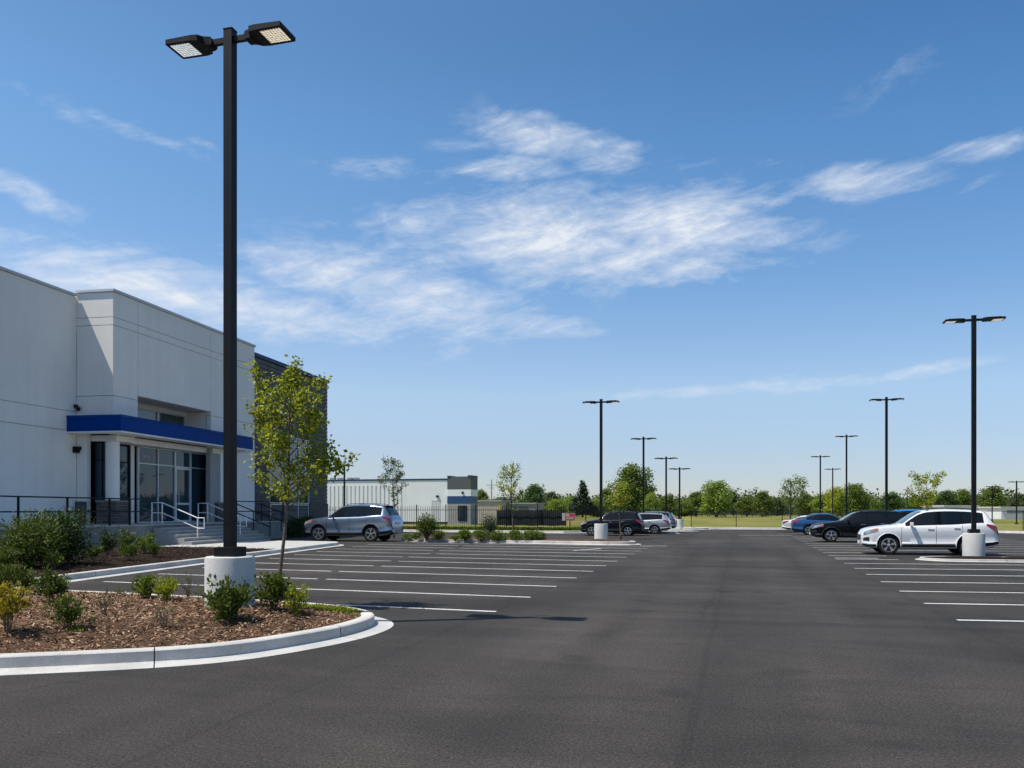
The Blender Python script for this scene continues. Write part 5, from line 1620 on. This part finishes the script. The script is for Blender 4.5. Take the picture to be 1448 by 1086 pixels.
def crown_tree(seed, H, W, n, leaf, lobes=16, base=.16, shape='round'):
    r = random.Random(seed); tr, cr = MB(), MB()
    cs = []
    for k in range(lobes):
        t = (k+.5)/lobes
        if shape == 'cone': rad = W/2*(1-t)*.75
        elif shape == 'tall': rad = W/2*(.45+.5*math.sin(math.pi*t))*.7
        else: rad = W/2*math.sin(math.pi*(.18+.75*t))**.7*.72
        a = 2.399*k+r.uniform(-.5,.5); q = math.sqrt(r.uniform(.15, 1))
        z = H*(base*.5+.07+(.84-base*.5)*t)
        lr = W*r.uniform(.16, .27)*(1.15-.45*t)
        if shape == 'cone': lr *= (1-.55*t)
        cs.append((Vector((math.cos(a)*rad*q, math.sin(a)*rad*q, z)), lr))
    cs.append((Vector((0, 0, H*(.84 if shape != 'cone' else .93))), W*(.16 if shape != 'cone' else .05)))
    tr.tube([(0,0,-.1), (.02*W,0,H*.25), (0,.01*W,H*.55), (0,0,H*.85)], [W*.04, W*.03, W*.02, W*.006], 8)
    for c, lr in cs:
        zz = max(.12*H, c.z-lr*1.6)
        tr.tube([(0,0,zz), c*.6+Vector((0,0,zz*.35)), c], [W*.014, W*.009, W*.004], 5)
    wts = [lr*lr for c, lr in cs]
    for k in range(n):
        c, lr = r.choices(cs, wts)[0]; d = rvec(r)
        rad = lr*(r.random()**.4)*r.uniform(.8, 1.22)
        p = c+Vector((d.x*rad, d.y*rad, d.z*rad*.8))
        if p.z < H*.03: continue
        L = leaf*r.uniform(.6, 1.35)
        cr.leaf(p, rvec(r)*.9+d*.4+Vector((0,0,-.1)), d+rvec(r)*.5+Vector((0,0,.5)), L, L*.62)
    return tr, cr
PT = {}
for key, args in dict(round1=(41, 10, 9.2, 9000, .42, 24), round2=(42, 10, 8.0, 8000, .42, 20), tall1=(43, 10, 6.4, 7000, .4, 20, .12, 'tall'), tall2=(44, 10, 7.2, 7500, .4, 22, .1, 'tall'), cone=(45, 10, 5.2, 6000, .36, 30, .08, 'cone'), low=(46, 10, 10.5, 8000, .5, 18, .04)).items():
    PT[key] = crown_tree(*args)
built = {}
def bg_tree(key, m, label, u, d, vtop, wpx, seed):
    H = (HZ-vtop)*d/F_PX+EYE
    base_w = {'round1': 9.2, 'round2': 8.0, 'tall1': 6.4, 'tall2': 7.2, 'cone': 5.2, 'low': 10.5}[key]
    root = thing('tree', label, 'tree', D(u, d), seed*1.7, 'trees behind the field')
    kk = (key, m)
    if kk not in built:
        if key in built:
            t0 = link(built[key].copy())
        else:
            t0 = PT[key][0].build('trunk', M['bark_dark'], root, smooth='all'); built[key] = t0
        t0.parent = root
        built[kk] = PT[key][1].build('crown', M[m], root)
    else:
        t0 = link(built[key].copy()); t0.parent = root
        c = link(built[kk].copy()); c.parent = root
    W = wpx*1.22*d/F_PX
    root.scale = (W/base_w, W/base_w, H/9.75)
bgs = [
 ('round2','lf_mid','round dark tree right of the warehouse tower', 680,150,692,26),
 ('low','lf_far','low bushy tree behind the tan building roof', 712,150,703,34),
 ('round1','lf_dark','dark round-headed tree right of the slim young tree', 755,140,685,30),
 ('round2','lf_far','hazy round tree above the fabric screen', 779,150,695,26),
 ('low','lf_lite','bright low tree left of the spiky conifer', 788,125,706,32),
 ('low','lf_lite','bright rounded tree just behind the spiky conifer', 808,130,701,30),
 ('cone','lf_con','spiky dark conifer behind the picket fence', 824,118,678,34),
 ('round2','lf_mid','tree half hidden by the lamp post of the shrub island', 857,135,690,30),
 ('low','lf_lite','low bright tree between that lamp post and the big tree', 845,120,706,28),
 ('round1','lf_mid','biggest tree, broad crown rising behind the left parked cars', 893,110,657,60),
 ('tall1','lf_dark','dark tree leaning against the right flank of the biggest tree', 916,118,688,28),
 ('tall1','lf_lite','light green tree between two lamp posts of the left row', 921,100,696,24),
 ('tall2','lf_mid','mid green tree behind the third lamp post of the left row', 944,115,699,28),
 ('low','lf_mid','low tree right of the last lamp post of the left row', 968,130,710,30),
 ('round2','lf_mid','tree on the left shoulder of the bright broad tree', 984,135,695,34),
 ('round1','lf_lite','bright broad tree, tallest above the open field', 1013,120,680,46),
 ('tall1','lf_con','thin dark tree right of the bright broad tree', 1037,150,694,16),
 ('round2','lf_mid','rounded tree in the middle of the field edge', 1056,135,702,32),
 ('tall2','lf_mid','pointed twin-topped tree above the field edge', 1078,125,694,28),
 ('low','lf_far','low tree left of the young tree by the white sedan', 1098,150,704,30),
 ('tall2','lf_mid','dark tree right of the young tree by the white sedan', 1139,125,696,26),
 ('round2','lf_lite','light tree behind the lamp post by the black bonnet', 1163,120,698,32),
 ('round1','lf_yel','yellow-green tree behind the small lamp post', 1184,112,689,34),
 ('round1','lf_mid','broad tree right of the lamp post behind the black roof', 1208,110,684,38),
 ('low','lf_mid','low tree between the two tall right lamp posts', 1234,130,708,30),
 ('tall2','lf_dark','dark tree behind the second right lamp post', 1260,125,697,32),
 ('low','lf_mid','low tree above the bright blue car', 1279,140,707,26),
 ('round2','lf_mid','tree left of the yellowish young tree', 1296,120,700,28),
 ('round2','lf_dark','dark tree right of the yellowish young tree', 1338,130,693,30),
 ('round1','lf_mid','round tree above the low white shed', 1362,135,692,34),
 ('tall2','lf_mid','tall tree behind the thin lamp post right of the white wagon', 1404,125,687,38),
 ('round2','lf_far','hazy tree at the right edge of the view', 1441,140,698,36),
]
for i, b in enumerate(bgs): bg_tree(b[0], b[1]+'_bg' if b[1] in ('lf_mid','lf_dark','lf_lite','lf_yel') else b[1], b[2], b[3], b[4]*1.75, b[5], b[6], i)

# the far wood, one dense mass
wd = MB(); r = random.Random(77)
az0, az1 = R(-40), R(100)
for k in range(2000):
    az_ = R(-32)+(R(95)-R(-32))*r.random() - YAW*0
    d = r.uniform(290, 350)
    c = Vector((math.sin(az_-YAW)*d, math.cos(az_-YAW)*d, 0))
    top = 7.6+3.8*mnoise.noise(Vector((az_*14, 0, 0)))+r.uniform(-.8, 1.0)
    z = r.uniform(.6, 1)*top*.8
    rr_ = r.uniform(1.5, 2.9)
    for j in range(26):
        dd = rvec(r)
        p = Vector((c.x+dd.x*rr_*1.3, c.y+dd.y*rr_*1.3, max(.1, z*r.choice((1,1,.7,.35))+dd.z*rr_*.9)))
        L = r.uniform(.7, 1.5)
        wd.leaf(p, rvec(r), dd+Vector((0,0,.5)), L, L*.7)
o = wd.build('treeline', M['lf_far']); tag(o, 'far dense wood closing the field along the horizon', 'wood', kind='stuff')
# dark understorey of the wood (trunks and brush), a rolling bank so no sky shows at ground level
hb = MB(); n = 160
for k in range(n+1):
    az_ = R(-35)+R(135)*k/n
    for (d, z) in ((340, -.03), (342, 5.6+1.3*mnoise.noise(Vector((k*.35, 2, 0)))), (352, 6.4+1.5*mnoise.noise(Vector((k*.5, 5, 0)))), (362, -.03)):
        hb.v.append((math.sin(az_-YAW)*d, math.cos(az_-YAW)*d, z))
for k in range(n):
    for j in range(3): hb.f.append((k*4+j, k*4+4+j, k*4+5+j, k*4+1+j)); hb.m.append(0)
o = hb.build('brush_bank', M['lf_far'], smooth='all'); tag(o, 'dark brush under the far wood', 'brush', kind='stuff')

# low green cover along the foot of the picket fence and verge
vg = MB(); r = random.Random(9)
for k in range(9000):
    x = r.uniform(-30, -10.8); y = 61.6 + r.random()**1.5*2.4 + (.12*(-12-x) if x < -12 else 0)*.3
    L = r.uniform(.10, .32)
    vg.leaf(Vector((x, y, .1)), Vector((r.uniform(-.6,.6), r.uniform(-.6,.6), 1)), rvec(r), L, L*.35)
o = vg.build('ground_cover', M['lf_mid']); tag(o, 'low green planting along the foot of the picket fence', 'ground cover', kind='stuff')
